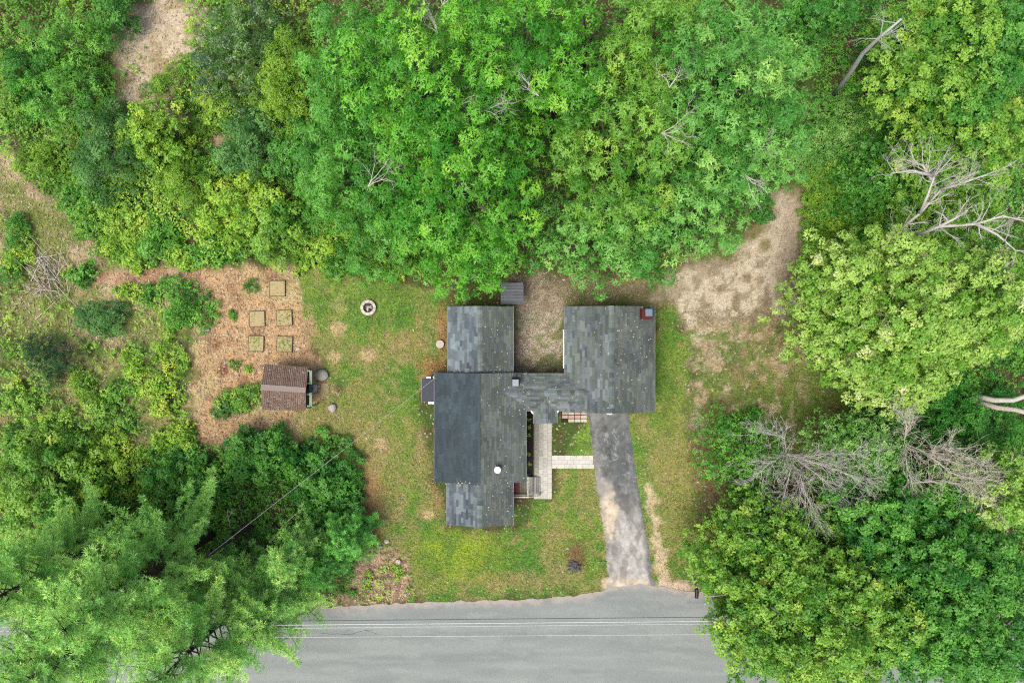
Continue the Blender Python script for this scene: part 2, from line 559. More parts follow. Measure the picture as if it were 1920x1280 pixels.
    c = lay(c, two((88, 128, 40), (116, 140, 52), n2), 0.8 * ell_mask(px, py, 1248, 690, 24, 120, 0.5, 0.3, 30, 7))
    c = lay(c, two((96, 146, 44), (116, 160, 54), n2), 0.8 * ell_mask(px, py, 1072, 825, 46, 40, 0.5, 0.2, 30, 1))
    c = lay(c, C(176, 126, 88), 0.75 * ell_mask(px, py, 812, 690, 26, 20, 0.6, 0.5, 12, 1))
    c = lay(c, C(168, 120, 84), 0.75 * ell_mask(px, py, 830, 620, 8, 60, 0.6, 0.5, 14, 1))
    c = lay(c, C(150, 106, 72), 0.8 * ell_mask(px, py, 900, 556, 50, 14, 0.6, 0.4, 14, 1))
    c = lay(c, C(158, 124, 86), 0.8 * ell_mask(px, py, 826, 915, 14, 40, 0.6, 0.5, 14, 1))
    c = lay(c, C(128, 100, 70), 0.85 * ell_mask(px, py, 1082, 1040, 16, 24, 0.5, 0.5, 10, 1))
    c = lay(c, C(176, 138, 96), 0.8 * ell_mask(px, py, 690, 950, 24, 70, 0.6, 0.5, 20, 4))
    col = lay(col, c, m)
    grass = grass * (1 - m) + m * np.clip(1.05 - dry * 0.55, 0, 1)
    litter = litter * (1 - m) + 0.04 * m
    # sandy tracks beside the drive
    m = 0.95 * poly_mask(px, py, [(1206, 905), (1222, 905), (1240, 1000), (1256, 1092), (1230, 1092), (1222, 1000)], 7, 16, 10, 3)
    col = lay(col, C(204, 186, 150), m)
    grass *= 1 - 0.9 * m
    m = np.maximum(ell_mask(px, py, 1146, 1093, 18, 12, 0.4, 0.4, 10, 1), ell_mask(px, py, 1262, 1100, 44, 11, 0.5, 0.4, 12, 1))
    col = lay(col, C(206, 186, 160), m)
    grass *= 1 - m
    m = poly_mask(px, py, FRONT_LITTER, 12, 24, 20, 6)
    col = lay(col, two((146, 116, 92), (184, 158, 128), n3), m)
    grass = grass * (1 - m) + 0.22 * m
    litter = litter * (1 - m) + 0.9 * m
    return np.clip(col * (0.86 + 0.5 * n3[:, None]), 0.004, 0.8), np.clip(grass, 0, 1), np.clip(litter, 0, 1)


def grid_mesh(name, xs, ys, mat, zf=None):
    X, Y = np.meshgrid(xs, ys)
    nx, ny = len(xs), len(ys)
    Z = np.zeros_like(X) if zf is None else zf(X, Y)
    me = bpy.data.meshes.new(name)
    me.vertices.add(nx * ny)
    me.vertices.foreach_set('co', np.stack([X, Y, Z], -1).astype('f').ravel())
    a = (np.arange(ny - 1)[:, None] * nx + np.arange(nx - 1)[None, :]).ravel()
    q = np.stack([a, a + 1, a + nx + 1, a + nx], 1)
    F = len(q)
    me.loops.add(F * 4)
    me.loops.foreach_set('vertex_index', q.astype('i').ravel())
    me.polygons.add(F)
    me.polygons.foreach_set('loop_start', np.arange(0, F * 4, 4, dtype='i'))
    me.update(calc_edges=True)
    me.materials.append(mat)
    return me, X.ravel(), Y.ravel()


fine_x = np.arange(-40, 40.01, 0.2)
fine_y = np.arange(-27.4, 27.41, 0.2)
ext = np.array([44, 50, 60, 80, 120, 180, 260.0])
xs = np.concatenate([-ext[::-1], fine_x, ext])
ys = np.concatenate([-ext[::-1] + 12, fine_y, ext - 12])
me, gx, gy = grid_mesh('ground', xs, ys, GROUND)
gc, _, _ = ground_info(gx * S + 960, 640 - gy * S)
at = me.attributes.new('col', 'FLOAT_COLOR', 'POINT')
at.data.foreach_set('color', np.concatenate([gc, np.ones((len(gc), 1))], 1).astype('f').ravel())
g = bpy.data.objects.new('ground', me)
COL.objects.link(g)
tag(g, kind='structure')


# ------------------------------------------------------------------ road and driveway
def strip(name, A, B, nu, mat, colf, z):
    """sheet between two polylines of photo-pixel ground points, with per-vertex colour"""
    A, B = np.asarray(A, float), np.asarray(B, float)
    n = len(A)
    t = np.linspace(0, 1, nu)[:, None, None]
    P = A[None] * (1 - t) + B[None] * t                     # nu, n, 2
    px, py = P[..., 0].ravel(), P[..., 1].ravel()
    V = np.stack([(px - 960) / S, (640 - py) / S, np.full(px.shape, z)], 1)
    # a skirt so that the sheet has thickness
    top = len(V)
    q = []
    for i in range(nu - 1):
        for j in range(n - 1):
            a = i * n + j
            q.append((a, a + n, a + n + 1, a + 1))
    edge = [0 * n + j for j in range(n)] + [i * n + n - 1 for i in range(1, nu)] + [(nu - 1) * n + j for j in range(n - 2, -1, -1)] + [i * n for i in range(nu - 2, 0, -1)]
    Vs = V[edge].copy()
    Vs[:, 2] = -0.05
    m = len(edge)
    for i in range(m):
        k = (i + 1) % m
        q.append((edge[i], edge[k], top + k, top + i))
    V = np.concatenate([V, Vs])
    me = bpy.data.meshes.new(name)
    me.from_pydata(V.tolist(), [], q)
    col = colf(V[:, 0] * S + 960, 640 - V[:, 1] * S)
    at = me.attributes.new('col', 'FLOAT_COLOR', 'POINT')
    at.data.foreach_set('color', np.concatenate([col, np.ones((len(col), 1))], 1).astype('f').ravel())
    me.materials.append(mat)
    o = bpy.data.objects.new(name, me)
    COL.objects.link(o)
    return tag(o, kind='structure')


rx = np.unique(np.concatenate([np.arange(-900, -20, 60), np.arange(-20, 1945, 5), np.arange(1945, 2900, 60)])).astype(float)
rt = np.array(ROAD_TOP, float)
ry = np.interp(rx, rt[:, 0], rt[:, 1]) + (fbm(rx / 12, rx * 0, 1, 3) - 0.5) * 7


def road_col(px, py):
    e = np.interp(px, rt[:, 0], rt[:, 1])
    k = sstep(0, 1, fbm(px / 120, py / 14, 2))[:, None]
    c = alb(142, 150, 148)[None] * (1 - k) + alb(162, 170, 165)[None] * k
    d_ = py - e
    m = (1 - sstep(2, 26, d_ + 16 * (fbm(px / 18, py / 18, 3) - 0.5)))[:, None]
    c = c * (1 - 0.65 * m) + alb(150, 148, 146)[None] * 0.65 * m
    m = ((1 - sstep(0, 12, d_ + 20 * (fbm(px / 10, py / 8, 4) - 0.55))))[:, None]
    c = c * (1 - 0.7 * m) + alb(198, 186, 172)[None] * 0.7 * m
    m = (sstep(0.56, 0.64, fbm(px / 70, py / 8, 5)) * 0.35)[:, None]
    c = c * (1 - m) + alb(174, 180, 174)[None] * m
    # tyre-worn lanes
    for off in (62, 108, 140):
        c = c * (1 - 0.06 * np.exp(-((d_ - off) / 9.0) ** 2))[:, None]
    return c


strip('road', np.stack([rx, ry], 1), np.stack([rx, np.full(rx.shape, 1322.0) + (rx - 960) * -0.012], 1), 42, ASPHALT, road_col, 0.03)
# the hairline crack in the asphalt
mb = MB()
for pts in ([(600, 1186), (622, 1188), (634, 1187), (646, 1189), (660, 1188), (672, 1184), (684, 1181), (700, 1180)], [(646, 1189), (648, 1183), (656, 1180)], [(684, 1181), (700, 1185), (708, 1189)]):
    for i in range(len(pts) - 1):
        a, b = W(*pts[i], 0.034), W(*pts[i + 1], 0.034)
        t_ = b - a
        nn = np.array((-t_[1], t_[0], 0)) / np.linalg.norm(t_) * 0.009
        mb.add([a - nn, b - nn, b + nn, a + nn], [(0, 1, 2, 3)])
tag(obj('road_crack', mb, DARK), kind='structure')

dl, dr = np.array(DRIVE_L, float), np.array(DRIVE_R, float)
dy = np.arange(768, 1101.5, 2.0)
lx = np.interp(dy, dl[:, 0], dl[:, 1]) + (fbm(dy / 9, dy * 0, 3, 3) - 0.5) * 7
rx2 = np.interp(dy, dr[:, 0], dr[:, 1]) + (fbm(dy / 9, dy * 0 + 9, 4, 3) - 0.5) * 5


def drive_col(px, py):
    xl, xr = np.interp(py, dl[:, 0], dl[:, 1]), np.interp(py, dr[:, 0], dr[:, 1])
    t = (px - xl) / (xr - xl)
    n = fbm(px / 14, py / 20, 1)
    base = alb(134, 136, 133)[None] * np.ones((len(px), 1))
    lo = sstep(900, 1010, py + 60 * (n - 0.5) + 30 * (0.5 - t))[:, None]
    base = base * (1 - lo) + alb(198, 196, 189)[None] * lo
    dk = (ell_mask(px, py, 1158, 850, 30, 75, 0.5, 0.4, 14, 2) * 0.85)[:, None]
    base = base * (1 - dk) + alb(102, 110, 110)[None] * dk
    lf = ((1 - sstep(0.1, 0.5, t + 0.5 * (n - 0.5))) * sstep(840, 900, py) * 0.7)[:, None]
    base = base * (1 - lf) + alb(176, 174, 166)[None] * lf
    sand = np.maximum(ell_mask(px, py, 1140, 968, 17, 46, 0.35, 0.4, 12, 4), 0.8 * ell_mask(px, py, 1170, 1094, 60, 12, 0.5, 0.4, 12, 4))[:, None]
    base = base * (1 - sand) + alb(222, 208, 182)[None] * sand
    rt_ = (sstep(0.86, 0.99, t + 0.12 * (n - 0.5)) * 0.7)[:, None]
    base = base * (1 - rt_) + alb(110, 113, 120)[None] * rt_
    # pale scuffs
    r = np.abs(fbm(px / 16, py / 22, 6, 4) - 0.5)
    m = ((1 - sstep(0.004, 0.02, r)) * 0.75 * sstep(775, 820, py))[:, None]
    base = base * (1 - m) + alb(176, 172, 164)[None] * m
    st = (sstep(0.52, 0.62, fbm(px / 13, py / 24, 7, 4)) * 0.3)[:, None]
    base = base * (1 - st)
    return base * (0.62 + 0.76 * fbm(px / 8, py / 8, 3, 3)[:, None])


strip('driveway', np.stack([lx, dy], 1), np.stack([rx2, dy], 1), 48, ASPHALT, drive_col, 0.026)

# ------------------------------------------------------------------ grass, litter, gravel (uncountable)
def scatter(n, x0=-10, x1=1930, y0=-10, y1=1290):
    return rng.uniform(x0, x1, n), rng.uniform(y0, y1, n)


def hard_block(px, py):
    """True where a hard surface or building covers the ground"""
    e = np.interp(px, rx, ry)
    b = py > e - 1
    xl, xr = np.interp(py, dl[:, 0], dl[:, 1]), np.interp(py, dr[:, 0], dr[:, 1])
    b |= (py > 768) & (py < 1104) & (px > xl + 1) & (px < xr - 1)
    for (x0, y0, x1, y1) in ((842, 580, 958, 980), (822, 702, 980, 895), (1062, 580, 1220, 765), (960, 702, 1062, 765), (988, 770, 1035, 936),
                             (1030, 853, 1114, 878), (1052, 770, 1101, 791), (497, 690, 580, 765), (962, 890, 1014, 934), (676, 563, 706, 591)):
        b |= (px > x0) & (px < x1) & (py > y0) & (py < y1)
    return b


def blades(n, length, width, dens, shift, name, mat, label, flat=0.6, colj=0.25, pal=None):
    px, py = scatter(n)
    c, gd, ld = ground_info(px, py)
    p = gd if dens == 'grass' else ld
    keep = (rng.random(n) < p) & ~hard_block(px, py)
    px, py, c = px[keep], py[keep], c[keep]
    m = len(px)
    x, y = (px - 960) / S, (640 - py) / S
    a = rng.uniform(0, 2 * math.pi, m)
    l = length * rng.uniform(0.6, 1.4, m)
    ww = width * rng.uniform(0.6, 1.4, m)
    e = rng.uniform(0.05, flat, m)
    dx, dy_, dz = np.cos(a) * np.cos(e) * l, np.sin(a) * np.cos(e) * l, np.sin(e) * l
    sx, sy = -np.sin(a) * ww / 2, np.cos(a) * ww / 2
    z0 = np.full(m, 0.008) + rng.uniform(0, 0.02, m)
    if pal is None:
        V = np.stack([np.stack([x - sx, y - sy, z0], 1), np.stack([x + sx, y + sy, z0], 1), np.stack([x + dx, y + dy_, z0 + dz], 1)], 1)
        j = 1 + rng.uniform(-colj, colj, (m, 1)) + rng.uniform(-0.1, 0.1, (m, 3))
        c = np.clip(c * j * shift, 0, 0.8)
        me = quad_mesh(name, V, mat, col=c, tri=True)
    else:
        zz = rng.uniform(0, 0.03, m)
        V = np.stack([np.stack([x, y, z0], 1), np.stack([x + dx / 2 + sx, y + dy_ / 2 + sy, z0 + dz / 2 + zz], 1),
                      np.stack([x + dx, y + dy_, z0 + dz * 0.6], 1), np.stack([x + dx / 2 - sx, y + dy_ / 2 - sy, z0 + dz / 2], 1)], 1)
        pc = np.stack([alb(*q) for q in pal])
        cc = pc[rng.integers(0, len(pal), m)] * rng.uniform(0.7, 1.2, (m, 1))
        c = c * 0.35 + cc * 0.65
        me = quad_mesh(name, V, mat, col=c)
    o = bpy.data.objects.new(name, me)
    COL.objects.link(o)
    return tag(o, label, None, None, 'stuff')


blades(420000, 0.2, 0.075, 'grass', np.array([[1.02, 1.04, 0.95]]), 'lawn_grass', GRASS, 'short patchy lawn grass around the house', 0.6, 0.42)
blades(150000, 0.2, 0.11, 'litter', 1.0, 'fallen_leaves', LITTER, 'dry fallen leaves and straw strewn over bare ground', 0.45, 0.3,
       [(210, 194, 160), (182, 160, 122), (152, 128, 96), (226, 212, 184), (128, 106, 84)])
# gravel of the court behind the breezeway
n = 26000
px, py = rng.uniform(958, 1240, n), rng.uniform(515, 702, n)
m = np.maximum(poly_mask(px, py, COURT, 10, 10, 16, 2), ell_mask(px, py, 1060, 545, 130, 30, 0.5, 0.3, 18, 3)) * 0.8
k = (rng.random(n) < m) & ~hard_block(px, py)
px, py = px[k], py[k]
n = len(px)
cx, cy = (px - 960) / S, (640 - py) / S
s = rng.uniform(0.018, 0.05, n)
a = rng.uniform(0, 6.28, n)
cs, sn = np.cos(a) * s, np.sin(a) * s
z = np.zeros(n)
ap = np.stack([cx, cy, s * 0.7 + 0.01], 1)
ring = [np.stack([cx + cs, cy + sn, z], 1), np.stack([cx - sn * 0.8, cy + cs * 0.8, z], 1), np.stack([cx - cs, cy - sn, z], 1), np.stack([cx + sn * 0.8, cy - cs * 0.8, z], 1)]
V = np.concatenate([np.stack([ring[i], ring[(i + 1) % 4], ap], 1) for i in range(4)])
c = np.stack([alb(*q) for q in ((206, 196, 174), (182, 170, 148), (164, 152, 134), (136, 124, 108))])[rng.integers(0, 4, n)]
go = bpy.data.objects.new('gravel', quad_mesh('gravel', V, LITTER, col=np.tile(c, (4, 1)), tri=True))
COL.objects.link(go)
tag(go, 'loose tan gravel in the court behind the breezeway', None, None, 'stuff')

# ------------------------------------------------------------------ HOUSE
house = thing('house', W(960, 740), 'single storey house with grey shingle roofs and attached garage', 'house')
PAL_SLATE = [(68, 84, 90), (72, 89, 94), (64, 79, 85), (76, 92, 98), (70, 82, 90)]
PAL_SKY_SHEEN = [(112, 128, 134), (98, 112, 120), (124, 140, 144), (86, 98, 106), (106, 114, 122), (130, 144, 148)]  # sky reflection on the wings' west slopes, put into the shingle colour
PAL_GREEN = [(98, 108, 100), (90, 102, 98), (106, 115, 108), (100, 109, 114), (88, 98, 94), (112, 121, 112)]
PAL_MIX = [(108, 121, 114), (98, 110, 106), (118, 128, 130), (90, 101, 98), (114, 126, 118), (106, 114, 124), (126, 138, 138)]
ALL_TABS = []           # (apparent size, roof object, verts, faces, colour)


def tabs_plane(roof, P0, U, V, N, Lu, Lv, pal, seed, expo=0.18, patch=0.4, lenr=(0.25, 0.8)):
    r = np.random.default_rng(seed)
    pm = np.mean(np.array(pal, float), 0)
    keep = 1.0 if pal is PAL_SKY_SHEEN else 0.95 if pal is PAL_MIX else 0.8
    pc = [alb(*((pm + (np.array(p) - pm) * keep) * (1.01, 1.0, 0.995))) for p in pal]
    rows = int(math.ceil(Lv / expo))
    for i in range(rows):
        v0 = i * expo - (0.03 if i == 0 else 0.0)
        v1 = min(v0 + expo + 0.04, Lv)
        u = -r.uniform(0, 0.4)
        while u < Lu:
            l = r.uniform(*lenr)
            a, b = max(u, -0.02) + 0.004, min(u + l, Lu + 0.02) - 0.004
            u += l
            if b - a < 0.03:
                continue
            h = r.uniform(0.016, 0.034)
            pt = lambda uu, vv, hh: P0 + U * uu + V * vv + N * hh
            vs = [pt(a, v0, h), pt(b, v0, h), pt(b, v1, 0.006), pt(a, v1, 0.006), pt(a, v0, 0), pt(b, v0, 0)]
            fs = [(0, 1, 2, 3), (4, 5, 1, 0), (4, 0, 3), (5, 2, 1)]
            c = pc[r.integers(0, len(pc))] * r.uniform(0.9, 1.1)
            q = vs[0]
            k = fbm(np.array([q[0] * 0.7]), np.array([q[1] * 0.7]), seed, 3)[0]
            c = c * (1 + patch * (k - 0.5) * 2)
            ALL_TABS.append(((b - a) * (v1 - v0) / (H - q[2]) ** 2, roof, vs, fs, c))


def gable(name, pxr, ze, rise, axis, palL, palR, seed, label=None, th=0.12, trim=CREAM, caps=True, capcol=PAL_MIX, walls=True, inset=0.3):
    """pxr: apparent eave rectangle x0,y0,x1,y1 in photo pixels at height ze"""
    a, b = W(pxr[0], pxr[3], ze), W(pxr[2], pxr[1], ze)      # lower-left, upper-right
    x0, y0, x1, y1 = a[0], a[1], b[0], b[1]
    mb = MB()
    if axis == 'y':
        xm = (x0 + x1) / 2
        prof = [(x0, ze), (xm, ze + rise), (x1, ze), (x1, ze - th), (xm, ze + rise - th), (x0, ze - th)]
        vs = [(p, y0, q) for p, q in prof] + [(p, y1, q) for p, q in prof]
    else:
        ym = (y0 + y1) / 2
        prof = [(y0, ze), (ym, ze + rise), (y1, ze), (y1, ze - th), (ym, ze + rise - th), (y0, ze - th)]
        vs = [(x0, p, q) for p, q in prof] + [(x1, p, q) for p, q in prof]
    fs = [(i, (i + 1) % 6, 6 + (i + 1) % 6, 6 + i) for i in range(6)] + [(5, 4, 1, 0), (4, 3, 2, 1), (6, 7, 10, 11), (7, 8, 9, 10)]
    mb.add(vs, fs)
    roof = obj('roof', mb, DARKROOF, house)
    if label:
        roof['label'] = label
    X, Y, Z = np.array((1.0, 0, 0)), np.array((0, 1.0, 0)), np.array((0, 0, 1.0))
    if axis == 'y':
        hw = (x1 - x0) / 2
        Ls = math.hypot(hw, rise)
        vl = np.array((hw, 0, rise)) / Ls
        vr = np.array((-hw, 0, rise)) / Ls
        nl, nr = np.array((-rise, 0, hw)) / Ls, np.array((rise, 0, hw)) / Ls
        tabs_plane(roof, np.array((x0, y1, ze)), -Y, vl, nl, y1 - y0, Ls, palL, seed)
        tabs_plane(roof, np.array((x1, y0, ze)), Y, vr, nr, y1 - y0, Ls, palR, seed + 1)
        ra, rb, cu = np.array(((x0 + x1) / 2, y0, ze + rise)), np.array(((x0 + x1) / 2, y1, ze + rise)), Y
    else:
        hw = (y1 - y0) / 2
        Ls = math.hypot(hw, rise)
        vl = np.array((0, hw, rise)) / Ls
        vr = np.array((0, -hw, rise)) / Ls
        nl, nr = np.array((0, -rise, hw)) / Ls, np.array((0, rise, hw)) / Ls
        tabs_plane(roof, np.array((x0, y0, ze)), X, vl, nl, x1 - x0, Ls, palL, seed)
        tabs_plane(roof, np.array((x1, y1, ze)), -X, vr, nr, x1 - x0, Ls, palR, seed + 1)
        ra, rb, cu = np.array((x0, (y0 + y1) / 2, ze + rise)), np.array((x1, (y0 + y1) / 2, ze + rise)), X
    if caps:
        r = np.random.default_rng(seed + 5)
        lg = np.linalg.norm(rb - ra)
        nc = int(lg / 0.3)
        for i in range(nc):
            u0, u1 = i * lg / nc + 0.004, (i + 1) * lg / nc + 0.03
            p0, p1 = ra + cu * u0, ra + cu * min(u1, lg + 0.02)
            wd = 0.17
            h0, h1 = 0.036, 0.05
            sl, sr = -vl * wd, -vr * wd
            vs = [p0 + sl + nl * h0, p0 + Z * h0 * 1.1, p0 + sr + nr * h0, p1 + sl + nl * h1, p1 + Z * h1 * 1.1, p1 + sr + nr * h1,
                  p1 + sl, p1 + sr, p0 + sl, p0 + sr]
            fs = [(0, 1, 4, 3), (1, 2, 5, 4), (3, 4, 5, 7, 6), (0, 3, 6, 8), (2, 9, 7, 5)]
            c = alb(*capcol[r.integers(0, len(capcol))]) * r.uniform(0.9, 1.12)
            obj('ridge_shingle', MB().add(vs, fs, c), SHINGLE, roof)
    # drip edge / fascia boards along the eaves and rakes
    mb = MB()
    e = 0.03
    if axis == 'y':
        for xx, s in ((x0, -1), (x1, 1)):
            mb = MB().box((xx + s * (e / 2 + 0.024), (y0 + y1) / 2, ze - 0.05), (e, y1 - y0 + 0.1, 0.14))
            obj('fascia', mb, SIDING, roof)
    else:
        for yy, s in ((y0, -1), (y1, 1)):
            mb = MB().box(((x0 + x1) / 2, yy + s * (e / 2 + 0.024), ze - 0.05), (x1 - x0 + 0.1, e, 0.14))
            obj('fascia', mb, SIDING, roof)
    if walls:
        i = inset
        zt = ze - th - 0.01
        m2 = MB()
        g = rise * (1 - i / hw) if hw > i else 0
        if axis == 'y':
            xa, xb, ya, yb = x0 + i, x1 - i, y0 + i * 0.6, y1 - i * 0.6
            zz = zt + rise * i / hw
            pr = [(xa, 0), (xb, 0), (xb, zz), ((xa + xb) / 2, zt + rise), (xa, zz)]
            vs = [(p, ya, q) for p, q in pr] + [(p, yb, q) for p, q in pr]
        else:
            xa, xb, ya, yb = x0 + i * 0.6, x1 - i * 0.6, y0 + i, y1 - i
            zz = zt + rise * i / hw
            pr = [(ya, 0), (yb, 0), (yb, zz), ((ya + yb) / 2, zt + rise), (ya, zz)]
            vs = [(xa, p, q) for p, q in pr] + [(xb, p, q) for p, q in pr]
        m2.add(vs, [(k, (k + 1) % 5, 5 + (k + 1) % 5, 5 + k) for k in range(5)] + [(4, 3, 2, 1, 0), (5, 6, 7, 8, 9)])
        wall = obj('wall', m2, SIDING, house)
        return roof, (x0, y0, x1, y1), wall, (xa, ya, xb, yb)
    return roof, (x0, y0, x1, y1), None, None


main, mrect, mwall, mw = gable('main', (815, 699, 986, 903), 2.7, 0.95, 'y', PAL_SLATE, PAL_GREEN, 11, 'main roof, dark slate on its west slope and weathered grey on its east slope', capcol=PAL_MIX, caps=False)
north, nrect, nwall, nw = gable('north', (840, 575, 962, 712), 2.55, 0.72, 'y', PAL_SKY_SHEEN, PAL_GREEN, 21, 'north wing roof with a sky sheen painted pale blue grey on its west slope')
south, srect, swall, sw = gable('south', (838, 880, 962, 983), 2.55, 0.72, 'y', PAL_SKY_SHEEN, PAL_GREEN, 31, 'small south wing roof with a sky sheen painted pale blue grey on one slope')
garage, grect, gwall, gw = gable('garage', (1059, 575, 1227, 772), 2.6, 0.98, 'y', PAL_MIX, PAL_GREEN, 41, 'wide garage roof with mottled grey shingles and pale specks', inset=0.25)
brz, brect, bwall, bw = gable('breezeway', (945, 701, 1108, 769), 2.6, 0.52, 'x', PAL_MIX, PAL_MIX, 51, 'low breezeway roof between the main roof and the garage', capcol=PAL_MIX)
port, prect, _, _ = gable('portico', (1001, 748, 1044, 792), 2.5, 0.42, 'y', PAL_MIX, PAL_MIX, 61, 'little gabled porch roof over the front entry', caps=True, walls=False)

# ridge joint of the main roof: a raised lap of dark shingles over the east slope
r5 = np.random.default_rng(77)
xm = (mrect[0] + mrect[2]) / 2
mb = MB()
hw = (mrect[2] - mrect[0]) / 2
mb.add([(xm - 0.10, mrect[1] - 0.02, 3.65 - 0.95 / hw * 0.10 + 0.04), (xm + 0.05, mrect[1] - 0.02, 3.65 - 0.95 / hw * 0.05 + 0.05), (xm + 0.05, mrect[3] + 0.02, 3.65 - 0.95 / hw * 0.05 + 0.05), (xm - 0.10, mrect[3] + 0.02, 3.65 - 0.95 / hw * 0.10 + 0.04),
        (xm - 0.02, mrect[1] - 0.02, 3.65 + 0.052), (xm - 0.02, mrect[3] + 0.02, 3.65 + 0.052)],
       [(0, 4, 5, 3), (4, 1, 2, 5)], alb(74, 92, 100))
obj('ridge_cap', mb, SHINGLE, main)

# individual shingles: the 300 that show largest; the rest joined per roof
ALL_TABS.sort(key=lambda t_: -t_[0])
rest = {}
for i, (sz, rf, vs, fs, c) in enumerate(ALL_TABS):
    if i < 300:
        obj('shingle', MB().add(vs, fs, c), SHINGLE, rf)
    else:
        rest.setdefault(rf, MB()).add(vs, fs, c)
for rf, mb in rest.items():
    tag(obj('shingles', mb, SHINGLE, rf), kind='stuff')

# flat dark roof of the west bump-out
a, b = W(791, 753, 2.2), W(822, 709, 2.2)
mb = MB().box(((a[0] + b[0]) / 2 + 0.2, (a[1] + b[1]) / 2, 2.14), (b[0] - a[0] + 0.4, b[1] - a[1], 0.12), ch=0.02)
fr = obj('flat_roof', mb, DARKROOF, house)
mb = MB().box((a[0] - 0.02, (a[1] + b[1]) / 2, 2.12), (0.035, b[1] - a[1] + 0.06, 0.16))
obj('fascia', mb, SIDING, fr)
mb = MB().box(((a[0] + b[0]) / 2 + 0.3, (a[1] + b[1]) / 2, 1.03), (b[0] - a[0] + 0.1, b[1] - a[1] - 0.3, 2.06))
obj('wall', mb, SIDING, house)
for (px_, py_, lw) in ((809, 755, 11), (804, 708, 8), (815, 707, 5)):
    p = W(px_, py_, 2.0)
    obj('trim_board', MB().box((p[0], p[1], 2.05), (lw / S, 0.11, 0.1)), WHITE, house)

# chimneys
def chimney(px_, py_, zroof, ztop, sx, sy, capw, off=0.0):
    p = W(px_, py_, ztop)
    c = MB().box((p[0], p[1], (zroof + ztop) / 2 - 0.2), (sx - 0.02, sy - 0.02, ztop - zroof + 0.4))
    ch = obj('chimney', c, BRICK if off else MORTAR, house)
    me = MB().box((0, 0, 0), (0.19, 0.09, 0.06), ch=0.006).mesh('brick', BRICK)
    nl = int((ztop - zroof + 0.1) / 0.07)
    for li in range(nl):
        zc = ztop - 0.06 - li * 0.07
        for side in range(4):
            ln = sx if side % 2 == 0 else sy
            nb = max(2, int(round(ln / 0.2)))
            for k_ in range(nb):
                t_ = (k_ + 0.5) / nb * ln - ln / 2
                o = bpy.data.objects.new('brick', me)
                COL.objects.link(o)
                o.parent = ch
                px2, py2 = [(t_, -sy / 2), (sx / 2, t_), (t_, sy / 2), (-sx / 2, t_)][side]
                o.location = (p[0] + px2 - ROOT[house][0], p[1] + py2 - ROOT[house][1], zc - ROOT[house][2])
                o.rotation_euler = (0, 0, (math.pi / 2) * (side % 2))
                o.scale = (ln / nb / 0.19 * 0.92, 0.5, 1)
    cp = MB().box((p[0] + off, p[1] + off, ztop + 0.03), (sx - off * 1.9, sy - off * 1.9, 0.06), ch=0.015)
    obj('chimney_crown', cp, BRICK if off else BLACK, ch)
    sx, sy = sx - off * 1.8, sy - off * 1.8
    p = p + np.array((off, off, 0))
    cap = MB().box((p[0], p[1], ztop + 0.24), (sx * 0.92, sy * 0.92, 0.04), ch=0.012)
    for qx in (-1, 1):
        for qy in (-1, 1):
            cap.box((p[0] + qx * sx * 0.36, p[1] + qy * sy * 0.36, ztop + 0.14), (0.03, 0.03, 0.16))
    obj('chimney_cap', cap, METAL, ch)
    return p


chimney(1213.5, 588, 2.8, 3.8, 0.66, 0.68, 1, 0.07)
chimney(966.5, 717, 3.0, 3.9, 0.48, 0.52, 1)
# step flashing beside the garage chimney
for y0_, y1_ in ((575, 581), (594.5, 599.5)):
    p, q = W(1204, y0_, 2.95), W(1204, y1_, 2.95)
    obj('flashing', MB().box(((p[0] + q[0]) / 2, (p[1] + q[1]) / 2, 2.93), (0.06, abs(p[1] - q[1]), 0.03)), CREAM, house)
# round white flue on the east slope
p = W(933, 880, 3.6)
v = obj('flue', MB().lathe((p[0], p[1], 3.1), [(0.12, 0), (0.12, 0.55), (0.235, 0.56), (0.235, 0.62), (0.19, 0.68), (0.10, 0.71), (0.02, 0.72)], 20), WHITE, house, True)
obj('flue_collar', MB().lathe((p[0], p[1], 3.12), [(0.22, 0), (0.2, 0.12), (0.13, 0.18)], 16), METAL, v)
# curved white eave returns beside the porch roof
for sx_, x_a in ((1, 993), (-1, 1050)):
    mb = MB()
    pts = []
    for k_ in range(6):
        t_ = k_ / 5
        pts.append((x_a + sx_ * (9 * t_), 767.5 + 9 * t_ ** 1.6))
    for k_ in range(5):
        a0, b0 = W(*pts[k_], 2.5), W(*pts[k_ + 1], 2.5)
        wd = 0.12 * (0.35 + 0.9 * (1 - abs(2 * (k_ + 0.5) / 5 - 1.1)))
        c0, c1 = a0 + np.array((0, -wd, 0)), b0 + np.array((0, -wd, 0))
        mb.add([a0, b0, c1, c0, a0 - (0, 0, .12), b0 - (0, 0, .12), c1 - (0, 0, .12), c0 - (0, 0, .12)],
               [(0, 3, 2, 1), (4, 5, 6, 7), (0, 1, 5, 4), (1, 2, 6, 5), (2, 3, 7, 6), (3, 0, 4, 7)])
    obj('eave_return', mb, WHITE, house)
